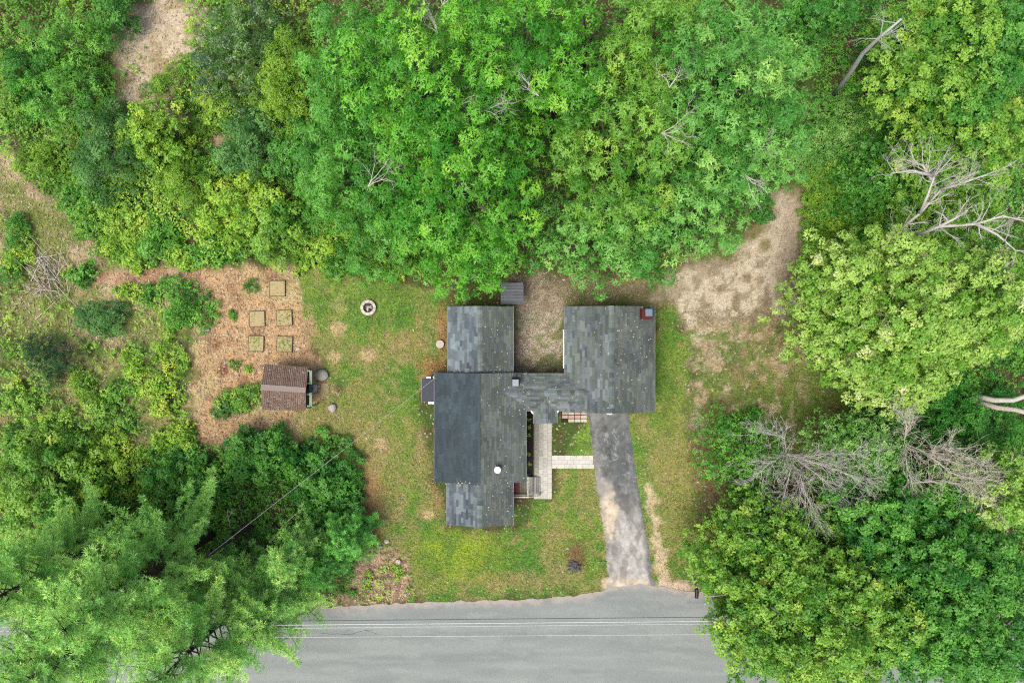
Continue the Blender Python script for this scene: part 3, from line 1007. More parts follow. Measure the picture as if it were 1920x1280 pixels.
# porch posts, gutter piece, garage lamp bracket
for x_ in (1005, 1040):
    p = W(x_, 789, 2.3)
    obj('porch_post', MB().box((p[0], p[1], 1.2), (0.1, 0.1, 2.4), ch=0.01), WHITE, house)
a, b = W(1066, 699.5, 2.5), W(1076, 699.5, 2.5)
obj('gutter', MB().box(((a[0] + b[0]) / 2, a[1] + 0.02, 2.5), (b[0] - a[0], 0.09, 0.1), ch=0.02), WHITE, house)
a, b = W(1057.5, 618, 2.45), W(1057.5, 690, 2.45)
obj('gutter', MB().box((a[0] - 0.02, (a[1] + b[1]) / 2, 2.46), (0.08, abs(a[1] - b[1]), 0.1), ch=0.02), WHITE, house)
p = W(1143.5, 774.5, 2.6)
mb = MB()
for dx_, dy_2, sw_ in ((0, 0, 0.2), (-0.13, -0.03, 0.1), (0.13, -0.03, 0.1)):
    mb.lathe((p[0] + dx_, p[1] + dy_2, 2.4), [(sw_ / 2, 0), (sw_ / 2, 0.16), (sw_ / 4, 0.22)], 10)
obj('garage_lamp', mb, WHITE, house)
# doors and windows in the walls
def window(cx, cy, z0, wd, ht, face):
    """face: unit outward normal axis"""
    ax = abs(face[0])
    dims = lambda a_, b_, dpt: (dpt, a_, b_) if ax else (a_, dpt, b_)
    fr_ = MB()
    for u0, v0, uw, vh in ((0, 0, wd + 0.12, 0.06), (0, ht, wd + 0.12, 0.06)):
        fr_.box((cx + face[0] * 0.03, cy + face[1] * 0.03, z0 + v0), dims(uw, vh, 0.07))
    for s_ in (-1, 0, 1):
        off = s_ * wd / 2
        fr_.box((cx + face[0] * 0.03 + (0 if ax else off), cy + face[1] * 0.03 + (off if ax else 0), z0 + ht / 2), dims(0.05, ht, 0.06))
    f_ = obj('window', fr_, WHITE, house)
    obj('pane', MB().box((cx + face[0] * 0.012, cy + face[1] * 0.012, z0 + ht / 2), dims(wd, ht, 0.02)), GLASS, f_)


for yy in (0.25, 0.6):
    window(mw[0], mw[1] + (mw[3] - mw[1]) * yy * 0.8, 0.95, 1.0, 1.2, (-1, 0))
    window(mw[2], mw[1] + (mw[3] - mw[1]) * (0.2 + yy * 0.4), 0.95, 1.1, 1.2, (1, 0))
window((sw[0] + sw[2]) / 2, sw[1], 0.9, 1.4, 1.2, (0, -1))
window((nw[0] + nw[2]) / 2, nw[3], 0.9, 1.2, 1.1, (0, 1))
window(nw[0], (nw[1] + nw[3]) / 2, 0.9, 1.2, 1.1, (-1, 0))
window(gw[2], (gw[1] + gw[3]) / 2, 0.9, 1.2, 1.0, (1, 0))
window((bw[0] + bw[2]) / 2 - 0.6, bw[3], 0.9, 0.9, 1.1, (0, 1))
gd_ = obj('garage_door', MB().box(((gw[0] + gw[2]) / 2 - 0.1, gw[1] - 0.02, 1.06), (2.7, 0.05, 2.12)), WHITE, house)
for k_ in range(4):
    obj('door_panel', MB().box(((gw[0] + gw[2]) / 2 - 0.1, gw[1] - 0.055, 0.28 + k_ * 0.52), (2.6, 0.03, 0.48), ch=0.01), WHITE, gd_)
p = W(1023, 768)
fd_ = obj('front_door', MB().box((p[0], bw[1] - 0.03, 1.05), (0.92, 0.05, 2.1)), RED, house)
obj('handle', MB().lathe((p[0] + 0.36, bw[1] - 0.075, 1.0), [(0.02, 0), (0.035, 0.03), (0.02, 0.06)], 8), METAL, fd_)

# pale specks strewn over the shingles
def surf(x, y):
    z = -1.0
    for (rc, ze, rise, ax) in ((mrect, 2.7, .95, 'y'), (nrect, 2.55, .72, 'y'), (srect, 2.55, .72, 'y'), (grect, 2.6, .98, 'y'), (brect, 2.6, .52, 'x'), (prect, 2.5, .42, 'y')):
        if rc[0] < x < rc[2] and rc[1] < y < rc[3]:
            if ax == 'y':
                hw_ = (rc[2] - rc[0]) / 2
                z = max(z, ze + rise * (1 - abs(x - (rc[0] + rc[2]) / 2) / hw_))
            else:
                hw_ = (rc[3] - rc[1]) / 2
                z = max(z, ze + rise * (1 - abs(y - (rc[1] + rc[3]) / 2) / hw_))
    return z


mb = MB()
for k_ in range(520):
    zone = random.choice(((902, 576, 962, 697), (902, 700, 986, 903), (902, 700, 986, 780), (902, 905, 962, 982), (1146, 576, 1226, 772), (1146, 576, 1226, 700), (1060, 576, 1226, 772), (970, 702, 1100, 768), (845, 692, 960, 699), (840, 899, 962, 912)))
    p = W(random.uniform(zone[0], zone[2]), random.uniform(zone[1], zone[3]), 3.1)
    z_ = surf(p[0], p[1])
    if z_ < 0:
        continue
    s_ = random.choice((0.018, 0.024, 0.03, 0.04, 0.055))
    a_ = random.uniform(0, 6.28)
    vs = [(p[0] + math.cos(a_ + q) * s_ * random.uniform(0.6, 1.2), p[1] + math.sin(a_ + q) * s_ * random.uniform(0.6, 1.2), z_ + 0.045) for q in (0, 1.5, 3.1, 4.7)]
    vs.append((p[0], p[1], z_ + 0.06))
    mb.add(vs, [(0, 1, 4), (1, 2, 4), (2, 3, 4), (3, 0, 4)])
tag(obj('fallen_petals', mb, STONE_W), 'pale specks of debris strewn over the shingles', None, None, 'stuff')

# ------------------------------------------------------------------ paving, planting bed, stoop
pav_me = {}
def paver(parent, px0, py0, px1, py1, col, z=0.03, gap=0.008, name='paver'):
    a_, b_ = W(px0, py1), W(px1, py0)
    r_ = random.uniform(-0.003, 0.003)
    mb_ = MB().box(((a_[0] + b_[0]) / 2, (a_[1] + b_[1]) / 2, z / 2 + random.uniform(0, 0.008)), (b_[0] - a_[0] - gap, b_[1] - a_[1] - gap, z + 0.03), rz=r_, ch=0.004, col=col)
    return obj(name, mb_, PAVER, parent)


def bed_sheet(name, x0, y0, x1, y1, mat, z):
    a_, b_ = W(x0, y1), W(x1, y0)
    return struct(name, MB().box(((a_[0] + b_[0]) / 2, (a_[1] + b_[1]) / 2, z / 2 - 0.03), (b_[0] - a_[0], b_[1] - a_[1], z + 0.06)), mat)


walk = bed_sheet('walkway', 1001, 780, 1034.5, 935, STONE_W, 0.018)
cols = [1001.5, 1010, 1018.3, 1026.2, 1034.5]
for ci in range(4):
    y = 782 + (ci % 2) * 4
    while y < 932:
        h_ = 8.5 if y + 8.5 < 934 else 934 - y
        if h_ > 3:
            gr_ = random.uniform(-8, 8)
            pale = 12 if y > 870 else 0
            tone_drop = -30 if (ci == 0 and y < 885) else (-14 if ci == 1 and y < 850 else 0)  # the two columns beside the planting bed are darker and warmer
            paver(walk, cols[ci], y, cols[ci + 1], y + h_, alb(204 + gr_ + pale + tone_drop, 203 + gr_ + pale + tone_drop, 190 + gr_ + pale + tone_drop * 1.2))
        y += 8.5
path2 = bed_sheet('cross_path', 1034.8, 853.3, 1112, 877.8, STONE_W, 0.014)
for ri in range(3):
    y0_ = 853.2 + ri * 8.2
    x = 1035 - (6 if ri % 2 else 0)
    while x < 1111:
        x2 = min(x + 11.5, 1112 + (2 if ri == 2 else 0))
        if x2 - max(x, 1035) > 3:
            gr_ = random.uniform(-8, 6)
            paver(path2, max(x, 1035), y0_, x2, y0_ + 8.2, alb(226 + gr_, 224 + gr_, 212 + gr_))
        x += 11.5
patio = bed_sheet('paver_patio', 1052, 770, 1101, 791.5, MULCH, 0.014)
TC = [(214, 206, 176), (222, 204, 186), (214, 172, 158), (208, 214, 188), (226, 216, 192), (206, 182, 164)]
for ri in range(3):
    for ci in range(4):
        if ri == 2 and ci == 0:
            continue
        paver(patio, 1053.5 + ci * 11.9, 771 + ri * 7, 1053.5 + ci * 11.9 + 11.2, 771 + ri * 7 + 6.2, alb(*random.choice(TC)), gap=0.02)
bedm = bed_sheet('planting_bed', 984, 768, 1000, 892, MULCH, 0.05)
a_, b_ = W(1000.6, 893), W(1000.6, 770)
solo('bed_edging', MB().box((a_[0], (a_[1] + b_[1]) / 2, 0.05), (0.05, b_[1] - a_[1], 0.14), ch=0.01), BOARD, W(1000.6, 830), 'long thin timber edging between the dark planting bed and walkway', 'edging')

# wooden stoop with steps, railings and a red striped mat
stoop = thing('wooden_stoop', W(988, 914), 'weathered wooden stoop and steps with cream railings by south wing', 'stoop')
for k_ in range(6):
    x_ = 966 + k_ * 4.0
    a_, b_ = W(x_, 927, 0.55), W(x_ + 3.7, 902, 0.55)
    g_ = random.uniform(-12, 12)
    obj('plank', MB().box(((a_[0] + b_[0]) / 2, (a_[1] + b_[1]) / 2, 0.53), (b_[0] - a_[0], b_[1] - a_[1], 0.04), ch=0.006, col=alb(150 + g_, 146 + g_, 130 + g_)), WOODCOL, stoop)
for k_, (x0_, x1_, zt) in enumerate(((991.5, 999, 0.46), (1000, 1006, 0.3), (1007, 1013, 0.16))):
    a_, b_ = W(x0_, 928, zt), W(x1_, 894, zt)
    st_ = obj('step', MB().box(((a_[0] + b_[0]) / 2, (a_[1] + b_[1]) / 2, zt / 2 - 0.03), (b_[0] - a_[0] - 0.04, b_[1] - a_[1] - 0.06, zt - 0.06)), BOARD, stoop)
    hw_ = (b_[0] - a_[0]) / 2
    for q in range(2):
        g_ = random.uniform(-10, 14)
        obj('plank', MB().box((a_[0] + hw_ * (q + 0.5), (a_[1] + b_[1]) / 2, zt - 0.02), (hw_ - 0.014, b_[1] - a_[1], 0.04), ch=0.006, col=alb(166 + g_, 166 + g_, 158 + g_)), WOODCOL, st_)
a_, b_ = W(963, 931.5, 1.35), W(991, 931.5, 1.35)
obj('rail', MB().box(((a_[0] + b_[0]) / 2, a_[1], 1.32), (b_[0] - a_[0], 0.09, 0.05), ch=0.01), CREAM, stoop)
obj('rail', MB().box(((a_[0] + b_[0]) / 2, a_[1] + 0.02, 0.75), (b_[0] - a_[0], 0.06, 0.05), ch=0.01), CREAM, stoop)
obj('rail', MB().tube([W(990, 931.5, 1.3), W(1014, 929, 0.65)], 0.045, 6), CREAM, stoop)
a_, b_ = W(990, 931, 1.35), W(990, 895, 1.35)
obj('rail', MB().box((a_[0], (a_[1] + b_[1]) / 2, 1.32), (0.08, b_[1] - a_[1], 0.05), ch=0.01), CREAM, stoop)
for q in ((964, 931.5), (990, 931.5), (990, 895)):
    p = W(*q, 1.35)
    obj('post', MB().box((p[0], p[1], 0.7), (0.11, 0.11, 1.4), ch=0.015), CREAM, stoop)
p = W(1013, 929, 0.7)
obj('post', MB().box((p[0], p[1], 0.36), (0.09, 0.09, 0.72), ch=0.015), CREAM, stoop)
for q in range(7):
    p = W(966 + q * 3.6, 931.5, 1.0)
    obj('baluster', MB().box((p[0], p[1], 0.95), (0.035, 0.035, 0.72)), CREAM, stoop)
matt = thing('door_mat', W(967, 914, 0.56), 'red slatted mat on the wooden stoop beside the wall', 'mat')
for k_ in range(4):
    a_, b_ = W(961.5 + k_ * 3.4, 926, 0.6), W(961.5 + k_ * 3.4 + 2.8, 902.5, 0.6)
    obj('slat', MB().box(((a_[0] + b_[0]) / 2, (a_[1] + b_[1]) / 2, 0.575), (b_[0] - a_[0], b_[1] - a_[1], 0.04), ch=0.008), RED, matt)

# ------------------------------------------------------------------ plank shed behind the north wing
ws = thing('lean_to', W(960, 556), 'low lean-to with grey plank roof beside the north wing', 'lean-to')
a_, b_ = W(938.5, 570.5, 1.9), W(981.5, 530, 1.9)
obj('wall', MB().box(((a_[0] + b_[0]) / 2, (a_[1] + b_[1]) / 2, 0.92), (b_[0] - a_[0] - 0.3, b_[1] - a_[1] - 0.3, 1.84)), SIDING, ws)
n_ = 7
for k_ in range(n_):
    h_ = (b_[1] - a_[1]) / n_
    g_ = random.uniform(-8, 8)
    obj('roof_plank', MB().box(((a_[0] + b_[0]) / 2 + random.uniform(-.02, .02), a_[1] + h_ * (k_ + 0.5), 1.88 + 0.012 * k_), (b_[0] - a_[0], h_ - 0.014, 0.045), ch=0.008, col=alb(102 + g_, 108 + g_, 114 + g_)), WOODCOL, ws)

# ------------------------------------------------------------------ brown corrugated garden shed
cx_, cy_ = W(530, 727)[:2]
gs = thing('garden_shed', (cx_, cy_, 0), 'little garden shed with brown corrugated roof and sage green porch', 'shed')
ZE, ZR = 1.75, 2.35
def shedpt(px_, py_, z_):
    return W(px_, py_, z_)
A0, A1, B0, B1 = shedpt(490, 720, ZR), shedpt(574, 726, ZR), shedpt(496, 682, ZE), shedpt(578, 688, ZE)
C0, C1, D0, D1 = shedpt(489, 731, ZR), shedpt(573, 736, ZR), shedpt(492, 768, ZE), shedpt(573, 770, ZE)


def corr_panel(e0, e1, f0, f1, seed):
    """ridge edge e0-e1 to eave edge f0-f1, sinusoidal"""
    nn_ = 24 * 6
    r_ = np.random.default_rng(seed)
    mb_ = MB()
    rows = 10
    jit = r_.uniform(-0.008, 0.008, nn_ + 1)
    e0, e1, f0, f1 = map(np.array, (e0, e1, f0, f1))
    P = []
    for j in range(rows + 1):
        t_ = j / rows
        for i in range(nn_ + 1):
            s_ = i / nn_
            q_ = (e0 * (1 - s_) + e1 * s_) * (1 - t_) + (f0 * (1 - s_) + f1 * s_) * t_
            P.append(q_ + np.array((0, 0, 0.045 * math.sin(2 * math.pi * i / 6) + jit[i])))
    F, Cc = [], []
    for j in range(rows):
        for i in range(nn_):
            a__ = j * (nn_ + 1) + i
            F.append((a__, a__ + 1, a__ + nn_ + 2, a__ + nn_ + 1))
    o0 = len(mb_.v)
    mb_.v.extend([tuple(p_) for p_ in P])
    mb_.f.extend(F)
    for j in range(rows):
        for i in range(nn_):
            k__ = fbm(np.array([i / 14.0]), np.array([j / 2.0 + seed]), 3, 3)[0]
            base_ = alb(128, 108, 94) * (1 - k__) + alb(158, 134, 118) * k__
            if (i // 6) % 5 == 0:
                base_ = base_ * 1.12
            mb_.c.append(base_)
    return mb_


obj('roof_panel', corr_panel(A0, A1, B0, B1, 1), CORR, gs, True)
obj('roof_panel', corr_panel(C0, C1, D0, D1, 2), CORR, gs, True)
mid = [A0, A1, C1, C0]
vs = [p + np.array((0, 0, 0.05)) for p in mid] + [p - np.array((0, 0, 0.02)) for p in mid]
obj('ridge_board', MB().add(vs, [(3, 2, 1, 0), (4, 5, 6, 7), (0, 1, 5, 4), (1, 2, 6, 5), (2, 3, 7, 6), (3, 0, 4, 7)], alb(156, 144, 134)), WOODCOL, gs)
a_, b_ = W(497, 764, 1.6), W(572, 692, 1.6)
obj('wall', MB().box(((a_[0] + b_[0]) / 2, (a_[1] + b_[1]) / 2, 0.82), (b_[0] - a_[0] - 0.2, b_[1] - a_[1] - 0.25, 1.64)), BOARD, gs)
# porch deck and its green railing
a_, b_ = W(568, 765, 0.2), W(582, 692, 0.2)
obj('porch_floor', MB().box(((a_[0] + b_[0]) / 2, (a_[1] + b_[1]) / 2, 0.09), (b_[0] - a_[0], b_[1] - a_[1], 0.18)), DARK, gs)
for (y0_, y1_) in ((694, 720), (736, 762)):
    a_, b_ = W(582.5, y1_, 1.8), W(582.5, y0_, 1.8)
    obj('porch_rail', MB().box((a_[0], (a_[1] + b_[1]) / 2, 1.78), (0.2, b_[1] - a_[1], 0.06), ch=0.012), GREENP, gs)
for (x_, y_, l_) in ((577, 695, 0.24), (576, 718.5, 0.34), (576, 739, 0.42), (577, 761, 0.24)):
    p = W(x_ + 2, y_, 1.85)
    obj('porch_crosspiece', MB().box((p[0], p[1], 1.84), (l_, 0.11, 0.05), ch=0.01), GREENP, gs)
    p = W(582.5, y_, 1.8)
    obj('porch_post', MB().box((p[0], p[1], 0.87), (0.09, 0.09, 1.74), ch=0.01), GREENP, gs)
p = W(583, 727.5, 1.0)
obj('gate', MB().box((p[0] - 0.12, p[1], 0.55), (0.06, 0.55, 0.95), ch=0.01), METAL, gs)
p = W(590, 728)
obj('door_step', MB().box((p[0], p[1], 0.07), (0.42, 0.62, 0.14), ch=0.02), STONE, gs)
# twigs and leaf litter on that roof
mb = MB()
for k_ in range(260):
    low = random.random() < 0.75
    x_, y_ = random.uniform(494, 572), (random.uniform(742, 767) if low else random.uniform(688, 716))
    t_ = (y_ - 735) / 34 if low else (720 - y_) / 36
    z_ = ZR - (ZR - ZE) * t_ + 0.05
    p = W(x_, y_, z_)
    a__ = random.uniform(0, 3.14)
    l_ = random.uniform(0.03, 0.1)
    d_ = np.array((math.cos(a__), math.sin(a__), 0)) * l_
    n__ = np.array((-math.sin(a__), math.cos(a__), 0)) * random.uniform(0.006, 0.022)
    mb.add([p - d_ - n__, p + d_ - n__ * 0.5, p + d_ + n__, p - d_ + n__, p + np.array((0, 0, 0.02))], [(0, 1, 4), (1, 2, 4), (2, 3, 4), (3, 0, 4)],
           alb(*random.choice(((196, 176, 150), (150, 108, 90), (122, 90, 70), (214, 204, 186)))))
tag(obj('roof_litter', mb, LITTER), 'twigs and dry leaves lying on the corrugated shed roof', None, None, 'stuff')

# ------------------------------------------------------------------ fire pit
p0 = W(691.5, 577)
fp = thing('fire_pit', p0, 'round fire pit ringed with pale stone blocks on the lawn', 'fire pit')
obj('ash_bed', MB().lathe((p0[0], p0[1], 0), [(0.36, 0.0), (0.35, 0.05), (0.1, 0.08)], 16), ASH, fp)
for k_ in range(9):
    for lay_ in range(1):
        vs = []
        a0_, a1_ = 2 * math.pi * (k_ + 0.03) / 9, 2 * math.pi * (k_ + 0.97) / 9
        for zz in (0.0, 0.28 + random.uniform(-.01, .01)):
            for rr, nn_ in ((0.37, 3), (0.58, 3)):
                for q in range(nn_):
                    an = a0_ + (a1_ - a0_) * q / (nn_ - 1)
                    vs.append((p0[0] + rr * math.cos(an), p0[1] + rr * math.sin(an), zz))
        fs = [(6, 9, 10, 7), (7, 10, 11, 8), (0, 1, 7, 6), (1, 2, 8, 7), (3, 9, 10, 4)[::-1], (4, 10, 11, 5)[::-1], (0, 6, 9, 3), (2, 5, 11, 8)]
        obj('stone_block', MB().add(vs, fs, alb(*random.choice(((222, 212, 200), (208, 200, 190), (228, 220, 206))))), PAVER, fp)
for k_ in range(6):
    a_ = random.uniform(0, 3.14)
    c_ = np.array((p0[0] + random.uniform(-.08, .08), p0[1] + random.uniform(-.08, .08), 0.12 + 0.03 * k_))
    d_ = np.array((math.cos(a_), math.sin(a_), random.uniform(-.15, .15))) * random.uniform(0.18, 0.27)
    lg_ = solo('firewood', MB().tube([c_ - d_, c_, c_ + d_], [0.035, 0.04, 0.03], 6), random.choice((LOG, TANBARK)), c_, 'charred log lying in the stone ring of the fire pit', 'firewood', 'logs in the fire pit')

# ------------------------------------------------------------------ raised garden beds
beds = [(521, 541, 0.0, 'raised garden bed at the back, nearest the thicket', 0), (483, 598, 0.03, 'raised bed of dry straw, left of the middle pair', 0), (534, 596, 0.05, 'raised bed with yellowish weeds, right of the middle pair', 1),
        (481, 644, -0.02, 'faded weedy raised bed at the left of the front pair', 1), (534.5, 645, -0.04, 'raised bed with a yellow green weed at its corner, closest to the corrugated shed', 2)]
def leaf_fan(c, n, ln, wd, r_, z0=0.02, el=(0.2, 1.0)):
    a = r_.uniform(0, 6.283, n)
    e = r_.uniform(el[0], el[1], n)
    l = ln * r_.uniform(0.6, 1.3, n)
    base = np.stack([c[0] + r_.normal(0, ln * 0.25, n), c[1] + r_.normal(0, ln * 0.25, n), np.full(n, z0) + r_.uniform(0, ln * 0.6, n)], 1)
    d_ = np.stack([np.cos(a) * np.cos(e), np.sin(a) * np.cos(e), np.sin(e)], 1)
    s_ = np.stack([-np.sin(a), np.cos(a), np.zeros(n)], 1) * (wd / 2)
    m_ = base + d_ * (l * 0.5)[:, None]
    t_ = base + d_ * l[:, None] - np.array((0, 0, 1.0)) * (l * 0.25)[:, None]
    return np.stack([base, m_ - s_, t_, m_ + s_], 1)


for (bx, by, rz, lab, wd_) in beds:
    p = W(bx, by)
    bd = thing('raised_bed', p, lab, 'garden bed', 'raised garden beds')
    w_ = 1.14
    for k_ in range(4):
        a_ = rz + k_ * math.pi / 2
        obj('board', MB().box((p[0] + math.cos(a_) * w_ / 2, p[1] + math.sin(a_) * w_ / 2, 0.08), (0.04, w_ + (0.04 if k_ % 2 else -0.05), 0.16), rz=a_, ch=0.006), BOARD, bd)
    so_ = MB().box((p[0], p[1], 0.065), (w_ - 0.05, w_ - 0.05, 0.15), rz=rz)
    obj('soil', so_, SOIL, bd)
    V = np.concatenate([leaf_fan((p[0] + random.uniform(-.48, .48), p[1] + random.uniform(-.48, .48)), 5, 0.09, 0.03, rng, 0.13) for _ in range(8 + 30 * wd_)])
    tag(obj('weeds', quad_mesh('weeds', V, L['olive'] if wd_ else L['dry'], off=ROOT[bd], tint=rng.random(len(V))), L['olive'], bd), kind='stuff')

# ------------------------------------------------------------------ stones, stumps, small yard things
rocks = [((605, 703), (0.56, 0.46, 0.4), 3, 'big rounded grey boulder by the green shed porch', 'boulder', STONE),
         ((623.5, 763), (0.34, 0.44, 0.3), 5, 'smaller speckled pointed boulder below the shed porch', 'boulder', STONE),
         ((633, 517), (0.16, 0.2, 0.12), 6, 'pale squarish stone at the thicket edge above the fire pit', 'stone', STONE_W),
         ((387, 618), (0.32, 0.2, 0.18), 8, 'flat grey stone beside the round bright bush', 'stone', STONE),
         ((316, 632), (0.22, 0.2, 0.14), 9, 'white rock lying among the weeds left of the garden', 'stone', STONE_W),
         ((560, 654), (0.2, 0.15, 0.12), 10, 'small white rock beside the front right raised bed', 'stone', STONE_W),
         ((422, 681), (0.09, 0.08, 0.06), 11, 'tiny pale stone on the brown litter left of shed', 'stone', STONE_W),
         ((438, 682), (0.12, 0.12, 0.12), 12, 'small square white block in a little plant', 'stone', STONE_W),
         ((726, 1014), (0.22, 0.2, 0.14), 13, 'pale rock in the litter by the small pine', 'stone', STONE_W),
         ((712, 1024), (0.26, 0.16, 0.12), 14, 'brown flat rock in the litter by the small pine', 'stone', STONE),
         ((1064, 1028), (0.14, 0.08, 0.06), 15, 'little white stone above the burnt stump', 'stone', STONE_W),
         ((1545, 641), (0.5, 0.34, 0.35), 16, 'mossy grey boulder at the foot of the bright maple', 'boulder', STONE),
         ((1486, 1029), (0.5, 0.36, 0.3), 17, 'grey boulder showing through the sparse maple', 'boulder', STONE)]
for (q, s_, sd_, lab, cat, mt) in rocks:
    p = W(*q)
    solo('boulder' if cat == 'boulder' else 'stone', MB().rock((p[0], p[1], s_[2] * 0.35), s_, sd_), mt, p, lab, cat)
p = W(643, 727)
for k_, (x_, y_) in enumerate(((610, 726), (609, 740))):
    pass
p = W(609.5, 733)
solo('stepping_slab', MB().box((p[0], p[1], 0.012), (0.6, 1.15, 0.05), ch=0.015), SOIL, p, 'worn tan slab in the grass before the shed door', 'slab')
p = W(825.5, 645)
st = thing('tree_stump', p, 'pale round sawn stump beside the north wing wall', 'stump')
obj('trunk', MB().lathe((p[0], p[1], 0), [(0.36, 0), (0.32, 0.1), (0.31, 0.26)], 14), BARK, st)
obj('cut_face', MB().lathe((p[0], p[1], 0.255), [(0.315, 0), (0.3, 0.02), (0.1, 0.024)], 14), STONE_W, st)
p = W(747, 1052)
st = thing('tree_stump', p, 'small pale sawn stump in the leaf litter by the road', 'stump')
obj('trunk', MB().lathe((p[0], p[1], 0), [(0.24, 0), (0.21, 0.08), (0.2, 0.16)], 12), BARK, st)
obj('cut_face', MB().lathe((p[0], p[1], 0.155), [(0.205, 0), (0.19, 0.02), (0.1, 0.022)], 12), STONE_W, st)
# burnt stump with radiating roots
p = W(1077, 1060)
st = thing('tree_stump', p, 'weathered grey splintered stump on the front lawn', 'stump')
mb = MB()
for k_ in range(46):
    a_ = random.uniform(0, 6.283)
    r0, r1 = random.uniform(0.02, 0.25), random.uniform(0.35, 0.68)
    mb.tube([(p[0] + math.cos(a_) * r0, p[1] + math.sin(a_) * r0, random.uniform(0.12, 0.3)), (p[0] + math.cos(a_ + .1) * (r0 + r1) / 2, p[1] + math.sin(a_ + .1) * (r0 + r1) / 2, random.uniform(0.1, 0.22)),
             (p[0] + math.cos(a_) * r1, p[1] + math.sin(a_) * r1, 0.01)], [0.05, 0.04, 0.012], 5)
obj('root_flare', mb, plain('grey_splintered_wood', alb(120, 116, 120), 0.9, 0.5, 14), st)
obj('trunk', MB().lathe((p[0], p[1], 0), [(0.3, 0), (0.22, 0.2), (0.14, 0.26), (0.05, 0.16)], 10), DARK, st)

# mailbox on its post at the roadside
p = W(1301, 1094)
mbx = thing('mailbox', p, 'black mailbox on a pale post at the road edge', 'mailbox')
obj('post', MB().box((p[0], p[1], 0.5), (0.1, 0.1, 1.0), ch=0.01), TANBARK, mbx)
p1 = W(1308, 1101, 1.1)
obj('arm', MB().box((p[0] + 0.08, p[1] - 0.2, 1.0), (0.1, 0.9, 0.08), ch=0.01), STONE_W, mbx)
prof = [(-0.12, 0), (0.12, 0), (0.12, 0.14), (0.08, 0.22), (0, 0.25), (-0.08, 0.22), (-0.12, 0.14)]
bx0, by0 = p[0] - 0.1, p[1] - 0.28
vs = [(bx0 + a__, by0 - 0.33, 1.05 + b__) for a__, b__ in prof] + [(bx0 + a__, by0 + 0.33, 1.05 + b__) for a__, b__ in prof]
n_ = len(prof)
bxo = obj('box', MB().add(vs, [(k_, (k_ + 1) % n_, n_ + (k_ + 1) % n_, n_ + k_) for k_ in range(n_)] + [tuple(range(n_))[::-1], tuple(range(n_, 2 * n_))]), BLACK, mbx)
obj('flag', MB().box((bx0 + 0.135, by0 + 0.05, 1.22), (0.015, 0.16, 0.07)), RED, bxo)
solo('sign_stake', MB().tube([W(1303, 1092, 0.05), W(1299, 1085, 0.9), W(1295, 1077, 1.3)], [0.03, 0.025, 0.02], 6), TANBARK, W(1303, 1092), 'thin leaning stick beside the black mailbox', 'stake')
p = W(1293, 1077)
solo('stone', MB().rock((p[0], p[1], 0.04), (0.14, 0.11, 0.09), 33), STONE_W, p, 'small white stone near the mailbox', 'stone')

# brush pile on the left
p = W(92, 522)
bp = thing('brush_pile', p, 'pile of dry grey sticks and branches in the clearing', 'brush pile')
for k_ in range(70):
    c_ = W(92 + random.gauss(0, 20), 522 + random.gauss(0, 20), 0.05 + random.uniform(0, 0.5))
    a_ = random.choice((random.gauss(-0.9, 0.35), random.gauss(-0.9, 0.35), random.uniform(0, 3.14)))
    l_ = random.uniform(0.5, 1.5)
    d_ = np.array((math.cos(a_), math.sin(a_), random.uniform(-0.1, 0.15))) * l_
    nrm = np.array((-d_[1], d_[0], 0)) * random.uniform(-.12, .12)
    obj('stick', MB().tube([c_ - d_, c_ + nrm, c_ + d_], [random.uniform(0.015, 0.035), 0.018, 0.008], 4), random.choice((GREYBARK, TANBARK, BARK)), bp)

# ------------------------------------------------------------------ wires
def wire(a_, b_, sag, r_, mat, label, grp=None, n=24):
    pts = []
    a_, b_ = np.array(a_), np.array(b_)
    for i in range(n + 1):
        t_ = i / n
        q = a_ * (1 - t_) + b_ * t_
        q[2] -= sag * 4 * t_ * (1 - t_)
        pts.append(q)
    return solo('utility_wire', MB().tube(pts, r_, 5), mat, a_, label, 'wire', grp)


for (yl, yr, z_, r_, mt, lab) in ((1166, 1153, 6.9, 0.018, WIRED, 'dark overhead wire, the one nearest the house, crossing above the road'),
                                  (1173.5, 1160.5, 6.7, 0.032, WIREM, 'thickest overhead wire above the road, its glint painted white'),
                                  (1180, 1165, 6.4, 0.02, WIREM, 'thin overhead wire just below the thickest one, its glint painted white'),
                                  (1196, 1186, 6.0, 0.021, WIREM, 'lone overhead wire farthest from the house, its glint painted white')):
    wire(W(-260, yl + (yl - yr) * 0.35, z_), W(2180, yr - (yl - yr) * 0.35, z_), 0.0, r_, mt, lab, 'overhead wires along the road')
for (px_, py_, lab) in ((-260, 1184, 'wooden utility pole left of the pines'), (2180, 1160, 'wooden utility pole at the far right of the road')):
    p = W(px_, py_, 6.9)
    up = thing('utility_pole', (p[0], p[1], 0), lab, 'utility pole')
    obj('pole', MB().tube([(p[0], p[1], 0), (p[0], p[1], 7.6)], [0.17, 0.11], 10), BARK, up)
    obj('crossarm', MB().box((p[0], p[1], 6.9), (0.1, 2.2, 0.12)), BARK, up)
p = W(470, 985)
up = thing('utility_pole', (p[0], p[1], 0), 'wooden pole hidden in the dark bushes, holding the house wire', 'utility pole')
obj('pole', MB().tube([(p[0], p[1], 0), (p[0], p[1], 7.4)], [0.15, 0.10], 10), BARK, up)
q0 = W(817, 707.5, 2.95)
wire(q0, (p[0], p[1], 7.2), 0.35, 0.009, WIREM, 'thin white service wire from the house to the bushes')

